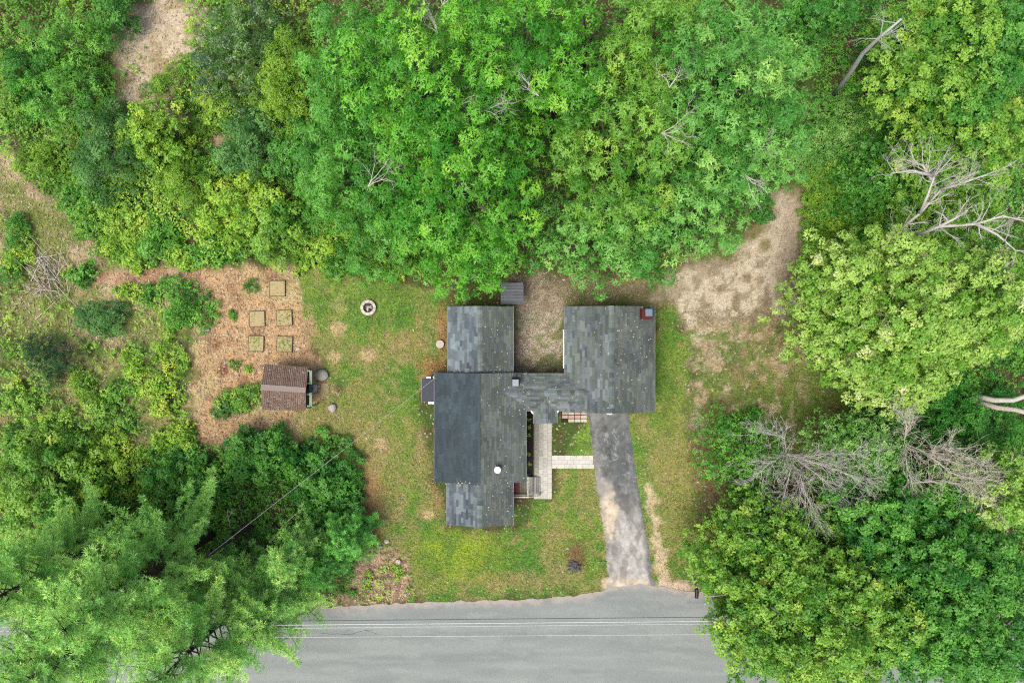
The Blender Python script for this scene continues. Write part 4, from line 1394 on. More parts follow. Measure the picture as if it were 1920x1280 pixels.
# ------------------------------------------------------------------ VEGETATION
UP = np.array((0, 0, 1.0))
SPEC = {   # leaves per rosette, length, width, droop, elevation range
    'oak': (8, 0.25, 0.10, 0.22, (-0.15, 0.45), 0.05),
    'maple': (7, 0.165, 0.14, 0.2, (-0.15, 0.45), 0.06),
    'shrub': (6, 0.14, 0.10, 0.15, (-0.1, 0.6), 0.05),
    'long': (7, 0.24, 0.075, 0.3, (-0.1, 0.5), 0.03),
    'needle': (13, 0.22, 0.034, 0.02, (-0.2, 0.9), 0.035),
    'fine': (6, 0.115, 0.085, 0.1, (-0.2, 0.6), 0.05),
    'spruce': (12, 0.19, 0.032, 0.02, (-0.1, 0.9), 0.01),
}


def rosettes(P, N, size, tint, kind, r_):
    K, ln, wd, dr_, el, sp = SPEC[kind]
    R = len(P)
    ref = np.where(np.abs(N[:, 2:3]) > 0.9, np.array([[1.0, 0, 0]]), np.array([[0, 0, 1.0]]))
    U_ = np.cross(N, ref)
    U_ /= np.linalg.norm(U_, axis=1)[:, None] + 1e-9
    V_ = np.cross(N, U_)
    ph = 2 * np.pi * (np.arange(K)[None] / K + r_.random((R, 1))) + r_.uniform(-0.3, 0.3, (R, K))
    e = r_.uniform(el[0], el[1], (R, K))
    D = (np.cos(ph) * np.cos(e))[..., None] * U_[:, None] + (np.sin(ph) * np.cos(e))[..., None] * V_[:, None] + np.sin(e)[..., None] * N[:, None]
    Sd = np.cross(N[:, None], D)
    Sd /= np.linalg.norm(Sd, axis=2)[..., None] + 1e-9
    roll = r_.uniform(-0.5, 0.5, (R, K))[..., None]
    Sd = Sd * np.cos(roll) + np.cross(D, Sd) * np.sin(roll)
    l = (ln * size)[:, None] * r_.uniform(0.7, 1.25, (R, K))
    w2 = (wd * size)[:, None] * r_.uniform(0.8, 1.2, (R, K)) / 2
    B = P[:, None] + D * (l * 0.05)[..., None] + r_.normal(0, 1, (R, K, 3)) * (sp * size)[:, None, None]
    M = B + D * (l * 0.15)[..., None]
    T = B + D * l[..., None] - UP * (dr_ * l)[..., None]
    Q = np.stack([M - Sd * w2[..., None], T, M + Sd * w2[..., None]], 2)
    tt = np.clip(tint[:, None] + r_.uniform(-0.07, 0.07, (R, K)), 0, 1)
    return Q.reshape(-1, 3, 3), tt.ravel()


def dome_points(c, rad, flat, n, r_, low=-0.25):
    z = r_.uniform(low, 1, n)
    a = r_.uniform(0, 2 * np.pi, n)
    s = np.sqrt(np.maximum(0, 1 - z * z))
    d_ = np.stack([s * np.cos(a), s * np.sin(a), z], 1)
    k = r_.uniform(0.8, 1.04, n)[:, None]
    P = c + d_ * k * rad * np.array((1, 1, flat))
    N = d_ * np.array((1, 1, 1.0 / flat)) * 0.9 + UP * 0.55 + r_.normal(0, 0.2, (n, 3))
    return P, N / np.linalg.norm(N, axis=1)[:, None]


def bough_centres(cx, cy, rx_, ry_, zt, zb, n, r_, mind, wob, fill=0.3):
    """bough positions: lobes (main limbs' crowns) of uneven height, boughs over each lobe, some lower fill, a few stray sprigs"""
    rm = min(rx_, ry_)
    nl = int(np.clip(round(2.2 + rx_ * ry_ / 1.6), 3, 11))
    lobes = [(cx, cy, rm * 0.5, 0.0)]
    a0 = r_.uniform(0, 6.28)
    for i in range(nl - 1):
        a = a0 + 2 * np.pi * (i + r_.uniform(-0.3, 0.3)) / (nl - 1)
        q = r_.uniform(0.42, 0.82)
        lr = rm * r_.uniform(0.3, 0.52)
        lobes.append((cx + rx_ * q * math.cos(a), cy + ry_ * q * math.sin(a), lr, q))
    tops = [zt - (zt - zb) * (0.5 * q ** 2 + r_.uniform(0, 0.3)) for (_, _, _, q) in lobes]
    tops[0] = zt - (zt - zb) * r_.uniform(0, 0.12)
    arr = np.zeros((n + 1, 3))
    m_ = 0
    sc3 = np.array((1, 1, 0.7))
    w_ = np.array([l[2] ** 2 for l in lobes])
    w_ = w_ / w_.sum()
    cw_ = np.cumsum(w_)
    cw_[-1] = 1.0
    tries = 0
    while m_ < n and tries < n * 25:
        tries += 1
        i = int(np.searchsorted(cw_, r_.random()))
        lx, ly, lr, q = lobes[i]
        a = r_.uniform(0, 6.283)
        k = math.sqrt(r_.random()) * (1 + wob * r_.normal())
        x, y = lx + lr * k * math.cos(a), ly + lr * k * math.sin(a)
        z = tops[i] - min(lr * 0.75, 0.6 * (zt - zb)) * min(k, 1.3) ** 2
        if r_.random() < fill:
            z -= r_.uniform(0.15, 0.6) * (zt - zb)
        z = max(z + r_.normal(0, 0.35) * mind, zb)
        p_ = np.array((x, y, z))
        if m_ == 0 or (((arr[:m_] - p_) * sc3) ** 2).sum(1).min() > mind * mind:
            arr[m_] = p_
            m_ += 1
    return list(arr[:m_])


TREE_STATS = [0]


def limb_tubes(mb_, base, cents, r_, r0, zb, frac=0.6, nmax=40, tri=5):
    """trunk and limbs reaching into the boughs"""
    base = np.array(base, float)
    cents = list(cents)
    cm = np.mean(cents, 0)
    zt = max(c_[2] for c_ in cents)
    fork = np.array((base[0] * 0.6 + cm[0] * 0.4, base[1] * 0.6 + cm[1] * 0.4, max(zb * 0.75, 0.25 * zt)))
    lead = np.array((cm[0], cm[1], zt * 0.86))
    path = [base + (0, 0, -0.05), base * 0.5 + fork * 0.5 + np.append(r_.normal(0, 0.08, 2), 0), fork, fork * 0.5 + lead * 0.5 + np.append(r_.normal(0, 0.2, 2), 0), lead]
    mb_.tube(path, [r0 * 1.25, r0, r0 * 0.85, r0 * 0.5, r0 * 0.15], 8)
    for c_ in cents[:nmax]:
        if r_.random() > frac:
            continue
        t_ = r_.uniform(0.0, 0.85)
        s_ = fork * (1 - t_) + lead * t_
        if s_[2] > c_[2] - 0.2:
            s_ = fork * 0.9 + lead * 0.1
        m_ = (s_ + c_) / 2 + r_.normal(0, 0.25, 3) + np.array((0, 0, -0.15))
        rr = r0 * r_.uniform(0.22, 0.4)
        e_ = c_ + (c_ - s_) / (np.linalg.norm(c_ - s_) + 1e-6) * 0.15
        mb_.tube([s_, m_, e_], [rr, rr * 0.65, rr * 0.2], tri)


def plant(name, leaf, mat, px_, py_, rx_, ry_, zt, zb, label, cat, group=None, bough=0.9, dens=1.0, flat=0.6, seed=0, mind=0.95, wob=0.14, bark=BARK, fill=0.3,
          size=1.0, trunk_r=None, lean=(0, 0), nb=None, frac=0.5, spread=0.3, low=-0.05, base_px=None):
    """a tree or shrub whose crown appears at (px_, py_) in the photograph at its own height"""
    r_ = np.random.default_rng(seed + 1000)
    zc = zt - 0.35 * (zt - zb)
    c_ = W(px_, py_, zc)
    k = (H - zc) / H / S
    wx, wy = rx_ * k, ry_ * k
    bx, by = (c_[0] + lean[0], c_[1] + lean[1]) if base_px is None else W(*base_px)[:2]
    root = thing(name, (bx, by, 0), label, cat, group)
    area = math.pi * wx * wy
    n_b = nb or max(4, int(area / (bough * bough) * 0.95 * (1 + 0.2 * (zt - zb) / max(bough * 2, 0.8))))
    cents = bough_centres(c_[0], c_[1], max(wx - bough * 0.35, 0.15), max(wy - bough * 0.35, 0.15), zt - bough * flat, zb, n_b, r_, mind * bough, wob, fill)
    Ps, Ns, Ts, Ss = [], [], [], []
    ln = SPEC[leaf][1] * size
    for b_ in cents:
        br = bough * r_.uniform(0.62, 1.2)
        deep = 0.55 if b_[2] < zb + 0.35 * (zt - zb) and zt > 3 else 1.0
        n_r = int(max(6, deep * dens * 2 * math.pi * br * br * 0.9 / (ln * ln * 1.5)))
        P_, N_ = dome_points(b_, br, flat * r_.uniform(0.7, 1.3), n_r, r_, low)
        bt = np.clip(r_.normal(0.48, 0.24), 0.05, 0.92)
        Ps.append(P_)
        Ns.append(N_)
        Ts.append(np.clip(bt + r_.normal(0, 0.07, n_r), 0, 1))
        Ss.append(size * r_.uniform(0.75, 1.25, n_r))
    P_, N_, T_, S_ = np.concatenate(Ps), np.concatenate(Ns), np.concatenate(Ts), np.concatenate(Ss)
    P_[:, 2] = np.maximum(P_[:, 2], 0.05)
    Q, tt = rosettes(P_, N_, S_, T_, leaf, r_)
    TREE_STATS[0] += len(Q)
    o = obj('crown' if cat == 'tree' else 'foliage', quad_mesh('crown', Q, mat, off=ROOT[root], tint=tt, tri=True), mat, root)
    mb_ = MB()
    tr_ = trunk_r or max(0.03, 0.022 * zt)
    limb_tubes(mb_, (bx, by, 0), cents, r_, tr_, zb, frac)
    obj('trunk' if cat == 'tree' else 'stem', mb_, bark, root, True)
    return root, cents


# --- the broad oaks behind the house
T = lambda *a, **k: plant(a[0], a[1], L[a[2]], *a[3:], **k)
G_OAK = 'oaks behind the house'
oak = [
    # px, py, rx, ry, ztop, zbot, palette, label
    (780, 130, 175, 150, 14.5, 7.5, 'oak', 'tall bright green oak left of the top centre, with twiggy gaps'),
    (985, 55, 150, 130, 14.0, 7.0, 'oak', 'bright green oak at the top edge above the house'),
    (655, 300, 105, 150, 11.0, 4.5, 'oak_grey', 'greyer green oak at the left flank of the oak grove'),
    (640, 120, 95, 130, 12.0, 5.0, 'oak_grey', 'soft grey green tree between the grove and the glossy tree'),
    (865, 330, 165, 150, 14.0, 6.5, 'oak', 'brightest full oak crown in the middle of the grove'),
    (880, 480, 125, 75, 9.0, 3.0, 'oak', 'lower green oak drooping towards the north wing roof'),
    (1165, 250, 125, 180, 13.0, 5.5, 'oak_yellow', 'yellow tinged oak right of the grove centre'),
    (1130, 440, 120, 95, 9.0, 3.5, 'oak_pale', 'low oak overhanging the gravel court'),
    (1385, 130, 165, 150, 14.5, 6.0, 'oak_pale', 'large pale leaved oak in the upper right of the grove'),
    (1420, 270, 110, 105, 12.5, 5.0, 'oak_pale', 'pale leaved oak whose round edge overhangs the dirt track'),
    (1300, 400, 130, 105, 10.5, 4.0, 'oak_pale', 'pale oak above the garage, its low twigs over the sand'),
    (1240, 55, 110, 95, 12.0, 5.0, 'oak_yellow', 'thin crowned oak at the top edge with a bare trunk below it'),
    (1050, 190, 90, 90, 10.0, 4.0, 'oak', 'shaded oak in the gap between the bright crowns'),
    (720, 440, 80, 80, 8.0, 2.5, 'oak_grey', 'small dull green oak in front of the grove by the thicket'),
]
for i, (x, y, a, b, zt, zb, pal, lab) in enumerate(oak):
    T('oak_tree', 'oak', pal, x, y, a, b, zt, zb, lab, 'tree', G_OAK, bough=0.66, dens=1.15, flat=0.95, seed=i, mind=1.7, wob=0.15, fill=0.42, low=-0.15)

# --- left side trees and big shrubs
left_trees = [
    ('tree', 'long', 'glossy', 445, 85, 95, 120, 5.8, 1.2, 'dark glossy tree with long leaves and yellow tips by the top clearing', 0.8),
    ('tree', 'fine', 'olive', 530, 150, 70, 95, 6.1, 1.5, 'olive green fine leaved tree left of the oaks', 0.8),
    ('tree', 'shrub', 'oak_grey', 585, 300, 75, 110, 5.0, 1.2, 'grey green tree at the corner between thicket and oaks', 0.8),
    ('tree', 'fine', 'blue_green', 195, 275, 75, 80, 4.7, 0.9, 'round blue green tree in the left thicket', 0.75),
    ('tree', 'maple', 'shrub_yellow', 275, 245, 65, 60, 4.7, 1.2, 'yellow green maple sapling beside the blue green tree', 0.65),
    ('tree', 'long', 'shrub_green', 115, 75, 85, 65, 4.3, 0.9, 'bright fern like sumac nearest the top left corner', 0.75),
    ('tree', 'long', 'shrub_green', 120, 175, 90, 70, 4.3, 0.7, 'bright fern like sumac above the blue green tree', 0.75),
    ('tree', 'shrub', 'blue_green', 465, 275, 65, 70, 4.3, 0.9, 'pale grey green small tree with tiny leaves beyond the thicket', 0.7),
    ('tree', 'maple', 'shrub_yellow', 445, 385, 80, 75, 3.6, 0.6, 'bright yellow green leafy tree above the garden', 0.7),
    ('tree', 'fine', 'olive', 340, 335, 60, 60, 3.2, 0.5, 'olive round shrub tree in the middle of the thicket', 0.7),
    ('tree', 'maple', 'maple_green', 520, 412, 70, 62, 4.0, 0.7, 'green leafy tree right of the yellow green one', 0.7),
    ('tree', 'shrub', 'shrub_dark', 40, 130, 60, 60, 2.9, 0.5, 'dark leafy shrub tree at the left edge near the top', 0.7),
    ('tree', 'maple', 'maple_deep', 205, 15, 60, 40, 3.6, 0.6, 'small bright tree on the top edge left of the clearing', 0.7),
    ('tree', 'maple', 'maple_green', 60, 930, 100, 110, 4.3, 0.6, 'tall green shrub tree on the left edge above the pine', 0.85),
    ('tree', 'shrub', 'shrub_dark', 150, 1000, 90, 80, 3.6, 0.6, 'dark shrub tree behind the top of the pine', 0.8),
    ('tree', 'maple', 'maple_deep', 490, 852, 105, 50, 3.0, 0.5, 'dense dark green bush tree at the lawn corner, its back half', 0.7),
    ('tree', 'maple', 'maple_deep', 598, 905, 72, 75, 2.7, 0.4, 'dense dark green bush tree under the service wire', 0.7),
    ('tree', 'maple', 'maple_deep', 640, 925, 40, 50, 2.2, 0.3, 'rounded green bush tree on the lawn edge by the small pine', 0.6),
    ('tree', 'maple', 'shrub_yellow', 175, 890, 85, 55, 2.3, 0.2, 'broad bright green shrub in the lower left thicket', 0.8),
    ('tree', 'maple', 'maple_deep', 330, 905, 90, 70, 2.2, 0.2, 'dull green shrub behind the pine plumes', 0.75),
]
for i, (nm, lf, pal, x, y, a, b, zt, zb, lab, bg_) in enumerate(left_trees):
    nm2 = 'leafy_tree' if zt > 3 else 'tall_shrub'
    T(nm2, lf, pal, x, y, a, b, zt, zb, lab, 'tree', None, bough=bg_ * 0.72, dens=0.9, seed=40 + i, flat=0.9, wob=0.32, mind=1.45, fill=0.35)

shrubs = [
    (340, 575, 45, 45, 2.6, 'shrub', 'shrub_green', 'round bright green bush on the edge of the brown garden'),
    (187, 597, 40, 42, 2.6, 'fine', 'blue_green', 'bluish green rounded bush left of the bright round one'),
    (72, 668, 56, 40, 5.0, 'spruce', 'darkest', 'very dark blue green juniper near the left edge'),
    (25, 432, 30, 26, 1.8, 'shrub', 'shrub_green', 'small green bush at the left edge of the clearing'),
    (28, 480, 26, 38, 1.2, 'shrub', 'shrub_yellow', 'yellow green weedy bush just below the small edge bush'),
    (12, 512, 20, 24, 1.2, 'shrub', 'shrub_dark', 'dark little bush cut by the left edge beside the brush pile'),
    (150, 518, 24, 22, 1.1, 'maple', 'shrub_green', 'scraggly green bush right of the brush pile'),
    (125, 515, 14, 18, 0.9, 'maple', 'shrub_yellow', 'yellowish twiggy bush touching the brush pile'),
    (452, 752, 38, 30, 1.6, 'maple', 'maple_green', 'bright leafy bush against the corrugated shed'),
    (418, 770, 20, 18, 1.2, 'fine', 'blue_green', 'small blue green bush left of the shed bush'),
    (470, 534, 15, 15, 0.8, 'fine', 'shrub_dark', 'dark purple green plant near the back raised bed'),
    (436, 590, 8, 9, 0.5, 'fine', 'shrub_green', 'tiny green seedling left of the raised beds'),
    (440, 685, 10, 11, 0.5, 'fine', 'maple_green', 'small leafy plant round the white block'),
    (465, 692, 9, 8, 0.4, 'fine', 'shrub_yellow', 'little yellow green plant above the shed corner'),
    (230, 548, 40, 20, 1.2, 'shrub', 'shrub_yellow', 'yellow green bush under the tan path'),
    (280, 552, 30, 20, 1.2, 'shrub', 'shrub_green', 'green bush between the path and the bright round bush'),
    (250, 690, 50, 34, 1.6, 'shrub', 'shrub_yellow', 'yellow green bush right of the dark juniper'),
    (320, 670, 40, 34, 1.4, 'shrub', 'shrub_yellow', 'yellow green bush by the white rock'),
    (40, 752, 56, 46, 1.8, 'maple', 'maple_green', 'bright green bush below the dark juniper'),
    (150, 720, 50, 40, 1.5, 'fine', 'olive', 'olive bush in the left thicket below the bluish bush'),
    (200, 770, 60, 50, 1.8, 'maple', 'maple_green', 'mid green bush in the middle of the lower left thicket'),
    (300, 745, 50, 46, 1.6, 'maple', 'shrub_yellow', 'bright yellowish bush at the right of the lower left thicket'),
    (320, 820, 46, 40, 1.6, 'maple', 'shrub_yellow', 'green bush at the garden corner near the pine'),
    (100, 830, 70, 50, 2.2, 'shrub', 'maple_green', 'full green bush at the left above the pines'),
    (210, 845, 60, 40, 2.0, 'shrub', 'shrub_yellow', 'yellow green bush behind the pine crowns'),
    (20, 830, 40, 50, 2.0, 'shrub', 'shrub_green', 'mid green bush on the left edge above the pines'),
    (220, 430, 50, 45, 2.2, 'shrub', 'shrub_yellow', 'yellow green bush at the left end of the long thicket'),
    (290, 440, 50, 45, 2.2, 'maple', 'shrub_green', 'green bush in the long thicket above the tan path'),
    (250, 485, 40, 22, 1.6, 'maple', 'shrub_yellow', 'low yellow bush along the back of the tan path'),
    (340, 480, 40, 26, 1.6, 'maple', 'shrub_yellow', 'low bush hanging over the right end of the tan path'),
    (400, 470, 50, 34, 2.0, 'maple', 'shrub_green', 'green bush at the back of the brown garden'),
    (580, 455, 60, 44, 2.2, 'maple', 'shrub_yellow', 'yellow green bush at the back of the lawn, left part'),
    (640, 470, 50, 40, 2.2, 'shrub', 'shrub_green', 'green bush at the back of the lawn above the stone'),
    (690, 495, 46, 26, 1.8, 'shrub', 'shrub_yellow', 'yellow bush on the lawn edge above the fire pit'),
    (745, 505, 40, 26, 1.6, 'shrub', 'shrub_yellow', 'yellow green bush on the lawn edge right of the fire pit'),
    (620, 400, 60, 50, 2.8, 'shrub', 'shrub_yellow', 'yellow green bush in front of the grey green oak'),
    (160, 365, 60, 50, 2.4, 'shrub', 'shrub_green', 'green bush under the blue green tree'),
    (75, 300, 55, 45, 2.4, 'shrub', 'olive', 'olive green bush by the left clearing'),
    (30, 215, 40, 50, 2.0, 'maple', 'maple_green', 'leafy bush on the left edge above the clearing'),
    (370, 245, 45, 30, 1.2, 'fine', 'olive', 'low olive weeds along the lower end of the top clearing'),
    (330, 140, 45, 30, 1.0, 'fine', 'olive', 'low weeds on the right of the top clearing'),
    (290, 165, 30, 20, 0.8, 'fine', 'shrub_green', 'small weedy tuft in the top clearing'),
    (400, 190, 36, 36, 2.2, 'fine', 'shrub_yellow', 'yellowish bush below the glossy tree'),
    (395, 300, 50, 40, 2.4, 'shrub', 'shrub_green', 'green bush below the yellow maple sapling'),
    (686, 1020, 16, 9, 0.6, 'shrub', 'shrub_yellow', 'little bright bush touching the small pine'),
    (748, 1070, 14, 12, 0.4, 'shrub', 'shrub_yellow', 'small yellow green weed in the roadside litter'),
    (640, 1105, 40, 10, 0.4, 'fine', 'shrub_green', 'strip of low green weeds along the road edge'),
    (1440, 395, 22, 26, 1.6, 'shrub', 'shrub_dark', 'dark sapling on the dirt track under the pale oak'),
    (1590, 350, 60, 60, 2.2, 'fine', 'olive', 'thin olive brush beside the dirt track'),
    (1560, 420, 50, 50, 1.6, 'fine', 'olive', 'low olive brush behind the bright maple'),
    (1590, 240, 70, 70, 2.6, 'fine', 'dry', 'pale grey green brush below the birch trunk'),
    (1395, 800, 60, 26, 1.6, 'shrub', 'shrub_green', 'low green sapling left of the bare branched tree'),
]
for i, (x, y, a, b, zt, lf, pal, lab) in enumerate(shrubs):
    if x < 345 and y > 680:
        a, b, zt = a * 0.72, b * 0.72, zt * 0.9
    T('garden_plant' if zt < 1 else 'shrub', lf, pal, x, y, a * 1.05, b * 1.05, zt * 0.62, min(0.25, zt * 0.2), lab, 'plant' if zt < 1 else 'bush', None,
      bough=min(0.5, max(0.1, min(a, b) / S * 0.36)), dens=0.7 if zt > 1 else 0.45, wob=0.4, mind=1.15, seed=90 + i, flat=0.75, size=0.95 if zt > 1 else 0.7, trunk_r=0.03)

# bed plants under the east eave
for i, (x, y, lab) in enumerate(((992, 786, 'small variegated plant at the porch end of the dark bed'), (993, 800, 'pinkish green plant second from the porch in the dark bed'), (992, 815, 'yellow green plant in the middle of the dark bed'),
                                 (991, 851, 'small yellowish plant in the lower half of the dark bed'), (993, 869, 'leafy yellow green plant nearest the wooden stoop'))):
    p = W(x, y)
    V = leaf_fan((p[0], p[1]), 34, 0.16, 0.06, rng, 0.05)
    me = quad_mesh('hosta', V, L['olive'], off=p, tint=rng.uniform(0.3, 1, len(V)))
    o = bpy.data.objects.new('hosta', me)
    COL.objects.link(o)
    o.location = p
    tag(o, lab, 'plant', 'plants in the dark bed')

# --- right side trees
right_trees = [
    ('maple', 'maple', 1718, 590, 168, 148, 11.5, 3.5, 'large bright yellow green maple at the right of the yard', 0.8, 1.2),
    ('maple', 'maple', 1865, 560, 110, 115, 12.5, 5.0, 'yellow green maple on the right edge, merging with the large bright one', 0.8, 1.1),
    ('maple', 'maple_green', 1835, 245, 125, 115, 9.0, 3.0, 'green maple above the dead limbs at upper right', 0.75, 1.0),
    ('maple', 'maple_green', 1800, 85, 120, 115, 12.0, 4.5, 'bright green birch crown leaning over the white trunk', 0.85, 1.0),
    ('maple', 'maple_deep', 1545, 25, 65, 60, 9.0, 3.0, 'deep green tree at the top edge right of the pale oak', 0.8, 1.0),
    ('maple', 'maple_deep', 1870, 70, 120, 110, 12.0, 5.0, 'green tree in the top right corner', 0.8, 1.0),
    ('maple', 'maple_deep', 1665, 330, 85, 75, 4.5, 1.0, 'leafy maple saplings under the dead limbs', 0.6, 0.75),
    ('maple', 'maple_green', 1790, 400, 130, 80, 5.5, 1.0, 'shaded green tree below the dead limbs', 0.8, 0.8),
    ('shrub', 'shrub_dark', 1810, 800, 150, 90, 4.5, 0.8, 'dark evergreen brush around the two grey trunks', 0.8, 0.9),
    ('maple', 'maple_green', 1470, 1040, 165, 95, 8.5, 3.0, 'open branched maple at the left of the lower right trees', 0.6, 0.8),
    ('maple', 'maple_green', 1560, 1190, 245, 125, 11.5, 4.5, 'sunlit yellow green maple over the road at lower right', 0.7, 1.05),
    ('maple', 'maple_deep', 1760, 1060, 180, 135, 11.0, 4.0, 'full mid green maple at lower right', 0.85, 1.1),
    ('maple', 'maple_deep', 1840, 1200, 150, 125, 12.0, 5.0, 'green maple in the bottom right corner', 0.85, 1.1),
    ('maple', 'maple', 1885, 930, 90, 80, 10.0, 4.0, 'yellow green maple on the right edge below the bare twigs', 0.75, 1.0),
    ('shrub', 'shrub_green', 1410, 865, 95, 80, 4.2, 1.2, 'thin green foliage at the left of the bare branched tree', 0.55,0.5),
    ('shrub', 'dry', 1635, 850, 100, 80, 7.2, 2.5, 'pale sparse tree behind the bare grey branches', 0.6, 0.5),
    ('shrub', 'shrub_green', 1650, 980, 80, 42, 4.0, 1.2, 'low green tree below the bare grey branches', 0.7, 0.8),
    ('maple', 'maple_green', 1400, 1130, 60, 40, 6.0, 2.5, 'small maple limb hanging over the road edge', 0.5, 0.65),
    ('maple', 'maple_deep', 1640, 480, 70, 50, 4.5, 1.0, 'deep green tree tucked behind the bright maple', 0.7, 0.9),
]
for i, (lf, pal, x, y, a, b, zt, zb, lab, bg_, de) in enumerate(right_trees):
    T('maple_tree' if lf == 'maple' else 'leafy_tree', lf, pal, x, y, a, b, zt, zb, lab, 'tree', None, bough=bg_ * 0.54, dens=de * 1.05, seed=200 + i, flat=0.95, wob=0.24, fill=0.38, mind=1.6, bark=GREYBARK if i in (9, 10, 14, 15) else BARK)

# --- conifers
def conifer(name, mat, px_, py_, rad_px, ztop, zlow, label, seed, bmax, whorls, lean=(0, 0), tuft=1.0, kind='needle', dens=1.0, droop=-0.05, crownpx=None):
    """trunk base at ground pixel (px_, py_)"""
    r_ = np.random.default_rng(seed)
    b0 = W(px_, py_)
    root = thing(name, b0, label, 'tree')
    top = b0 + np.array((lean[0], lean[1], ztop))
    mb_ = MB()
    tr_ = 0.018 * ztop + 0.04
    mb_.tube([b0 - (0, 0, 0.05), b0 * 0.6 + top * 0.4, top], [tr_, tr_ * 0.7, 0.03], 8)
    Ps, Ns, Ts, Ss = [], [], [], []
    for wv in range(whorls):
        f = wv / (whorls - 1)
        z_ = zlow + (ztop - zlow) * f ** 0.9
        tpos = b0 + (top - b0) * (z_ / ztop)
        nb = int(r_.integers(4, 7))
        a0 = r_.uniform(0, 6.28)
        for k_ in range(nb):
            a_ = a0 + 2 * math.pi * k_ / nb + r_.uniform(-.3, .3)
            l_ = bmax * (1 - f) ** 0.75 * r_.uniform(0.65, 1.15) + 0.45
            dirv = np.array((math.cos(a_), math.sin(a_), droop + 0.35 * f + r_.uniform(-.08, .2)))
            mid_ = tpos + dirv * l_ * 0.55 + np.array((0, 0, -0.04 * l_))
            end_ = tpos + dirv * l_ + np.array((0, 0, 0.10 * l_))
            mb_.tube([tpos, mid_, end_], [0.05 * (1 - f) + 0.025, 0.03, 0.008], 5)
            bt = r_.uniform(0.2, 0.8)
            sidev = np.array((-math.sin(a_), math.cos(a_), 0))
            # secondary plumes along the bough: fans of tufts
            ns = max(2, int(l_ / 0.42))
            for s_ in range(ns + 1):
                t_ = 0.28 + 0.72 * s_ / ns
                pc = (tpos * (1 - t_) ** 2 + 2 * mid_ * t_ * (1 - t_) + end_ * t_ * t_)
                half = (1.05 - t_) * 0.55 * min(l_, 3.2) * 0.62 + 0.14
                for sg in (-1, 1):
                    ll = half * r_.uniform(0.6, 1.2)
                    nt_ = max(2, int(ll / 0.10 * dens))
                    u_ = r_.uniform(0.1, 1.0, nt_)[:, None]
                    fwd = (end_ - tpos) / l_
                    P_ = pc + (sidev * sg * 0.8 + fwd * 0.55) * ll * u_ + r_.normal(0, 0.07, (nt_, 3)) + np.array((0, 0, 0.06)) * u_
                    N_ = UP * 0.75 + (sidev * sg * 0.5 + fwd * 0.6) + r_.normal(0, 0.22, (nt_, 3))
                    Ps.append(P_)
                    Ns.append(N_ / np.linalg.norm(N_, axis=1)[:, None])
                    Ts.append(np.clip(bt + r_.normal(0, 0.13, nt_), 0, 1))
                    Ss.append(tuft * r_.uniform(0.75, 1.25, nt_))
    P_, N_, T_, S_ = map(np.concatenate, (Ps, Ns, Ts, Ss))
    Q, tt = rosettes(P_, N_, S_, T_, kind, r_)
    TREE_STATS[0] += len(Q)
    obj('crown', quad_mesh('crown', Q, mat, off=ROOT[root], tint=tt, tri=True), mat, root)
    obj('trunk', mb_, BARK, root, True)
    return root


conifer('pine_tree', L['pine'], 400, 1000, 0, 17.0, 4.0, 'largest pale green white pine at lower left, its plumes fanning up', 301, 5.2, 16, lean=(-0.3, -0.2))
conifer('pine_tree', L['pine'], 470, 1110, 0, 14.5, 3.5, 'second tall white pine, its boughs reaching over the road', 302, 5.2, 15)
conifer('pine_tree', L['pine'], 235, 1000, 0, 15.0, 3.5, 'pale white pine on the left edge below the thicket', 303, 4.8, 15)
conifer('pine_tree', L['pine'], 310, 1095, 0, 15.5, 3.5, 'white pine in the bottom left corner, hanging over the road', 307, 5.0, 15)
conifer('pine_tree', L['pine'], 245, 1108, 0, 13.0, 3.0, 'white pine nearest the bottom left corner of the road', 309, 4.8, 14)
conifer('pine_tree', L['pine'], 545, 1085, 0, 9.0, 2.5, 'lower white pine whose single bough points right above the wires', 308, 4.0, 11)
conifer('pine_tree', L['pine_green'], 668, 985, 0, 4.6, 0.7, 'small dense mid green pine at the lawn edge', 304, 1.9, 9, kind='spruce', dens=1.5, tuft=1.1)
conifer('pine_tree', L['pine_green'], 625, 1035, 0, 5.2, 0.8, 'small green pine just below the densest small pine', 305, 2.0, 9, kind='needle', dens=1.3, tuft=0.8)
conifer('pine_tree', L['pine'], 590, 1005, 0, 7.5, 1.5, 'young yellow tipped pine between the small pines and the tall ones', 306, 2.2, 10, dens=1.1, tuft=0.9)


# --- bare and dead trees
def twigs(mb_, p, d_, l_, r0, depth, r_, gain=0.12, kids=(3, 5), spread=0.7, sides=5):
    pts, rad = [np.array(p, float)], [r0]
    d_ = np.array(d_, float) / np.linalg.norm(d_)
    n_ = 4
    for i in range(n_):
        d_ = d_ + r_.normal(0, gain, 3)
        d_ /= np.linalg.norm(d_)
        pts.append(pts[-1] + d_ * l_ / n_)
        rad.append(r0 * (1 - 0.75 * (i + 1) / n_))
    mb_.tube(pts, rad, sides, cap=False)
    if depth <= 0:
        return
    for k_ in range(int(r_.integers(kids[0], kids[1] + 1))):
        t_ = r_.uniform(0.25, 0.98)
        i = min(int(t_ * n_), n_ - 1)
        q_ = pts[i] + (pts[i + 1] - pts[i]) * (t_ * n_ - i)
        dd = (pts[i + 1] - pts[i])
        dd = dd / np.linalg.norm(dd) + r_.normal(0, spread, 3) * (1, 1, 0.5)
        twigs(mb_, q_, dd, l_ * r_.uniform(0.4, 0.68), max(r0 * (1 - 0.7 * t_) * 0.65, 0.009), depth - 1, r_, gain, kids, spread, 4 if depth < 2 else sides)


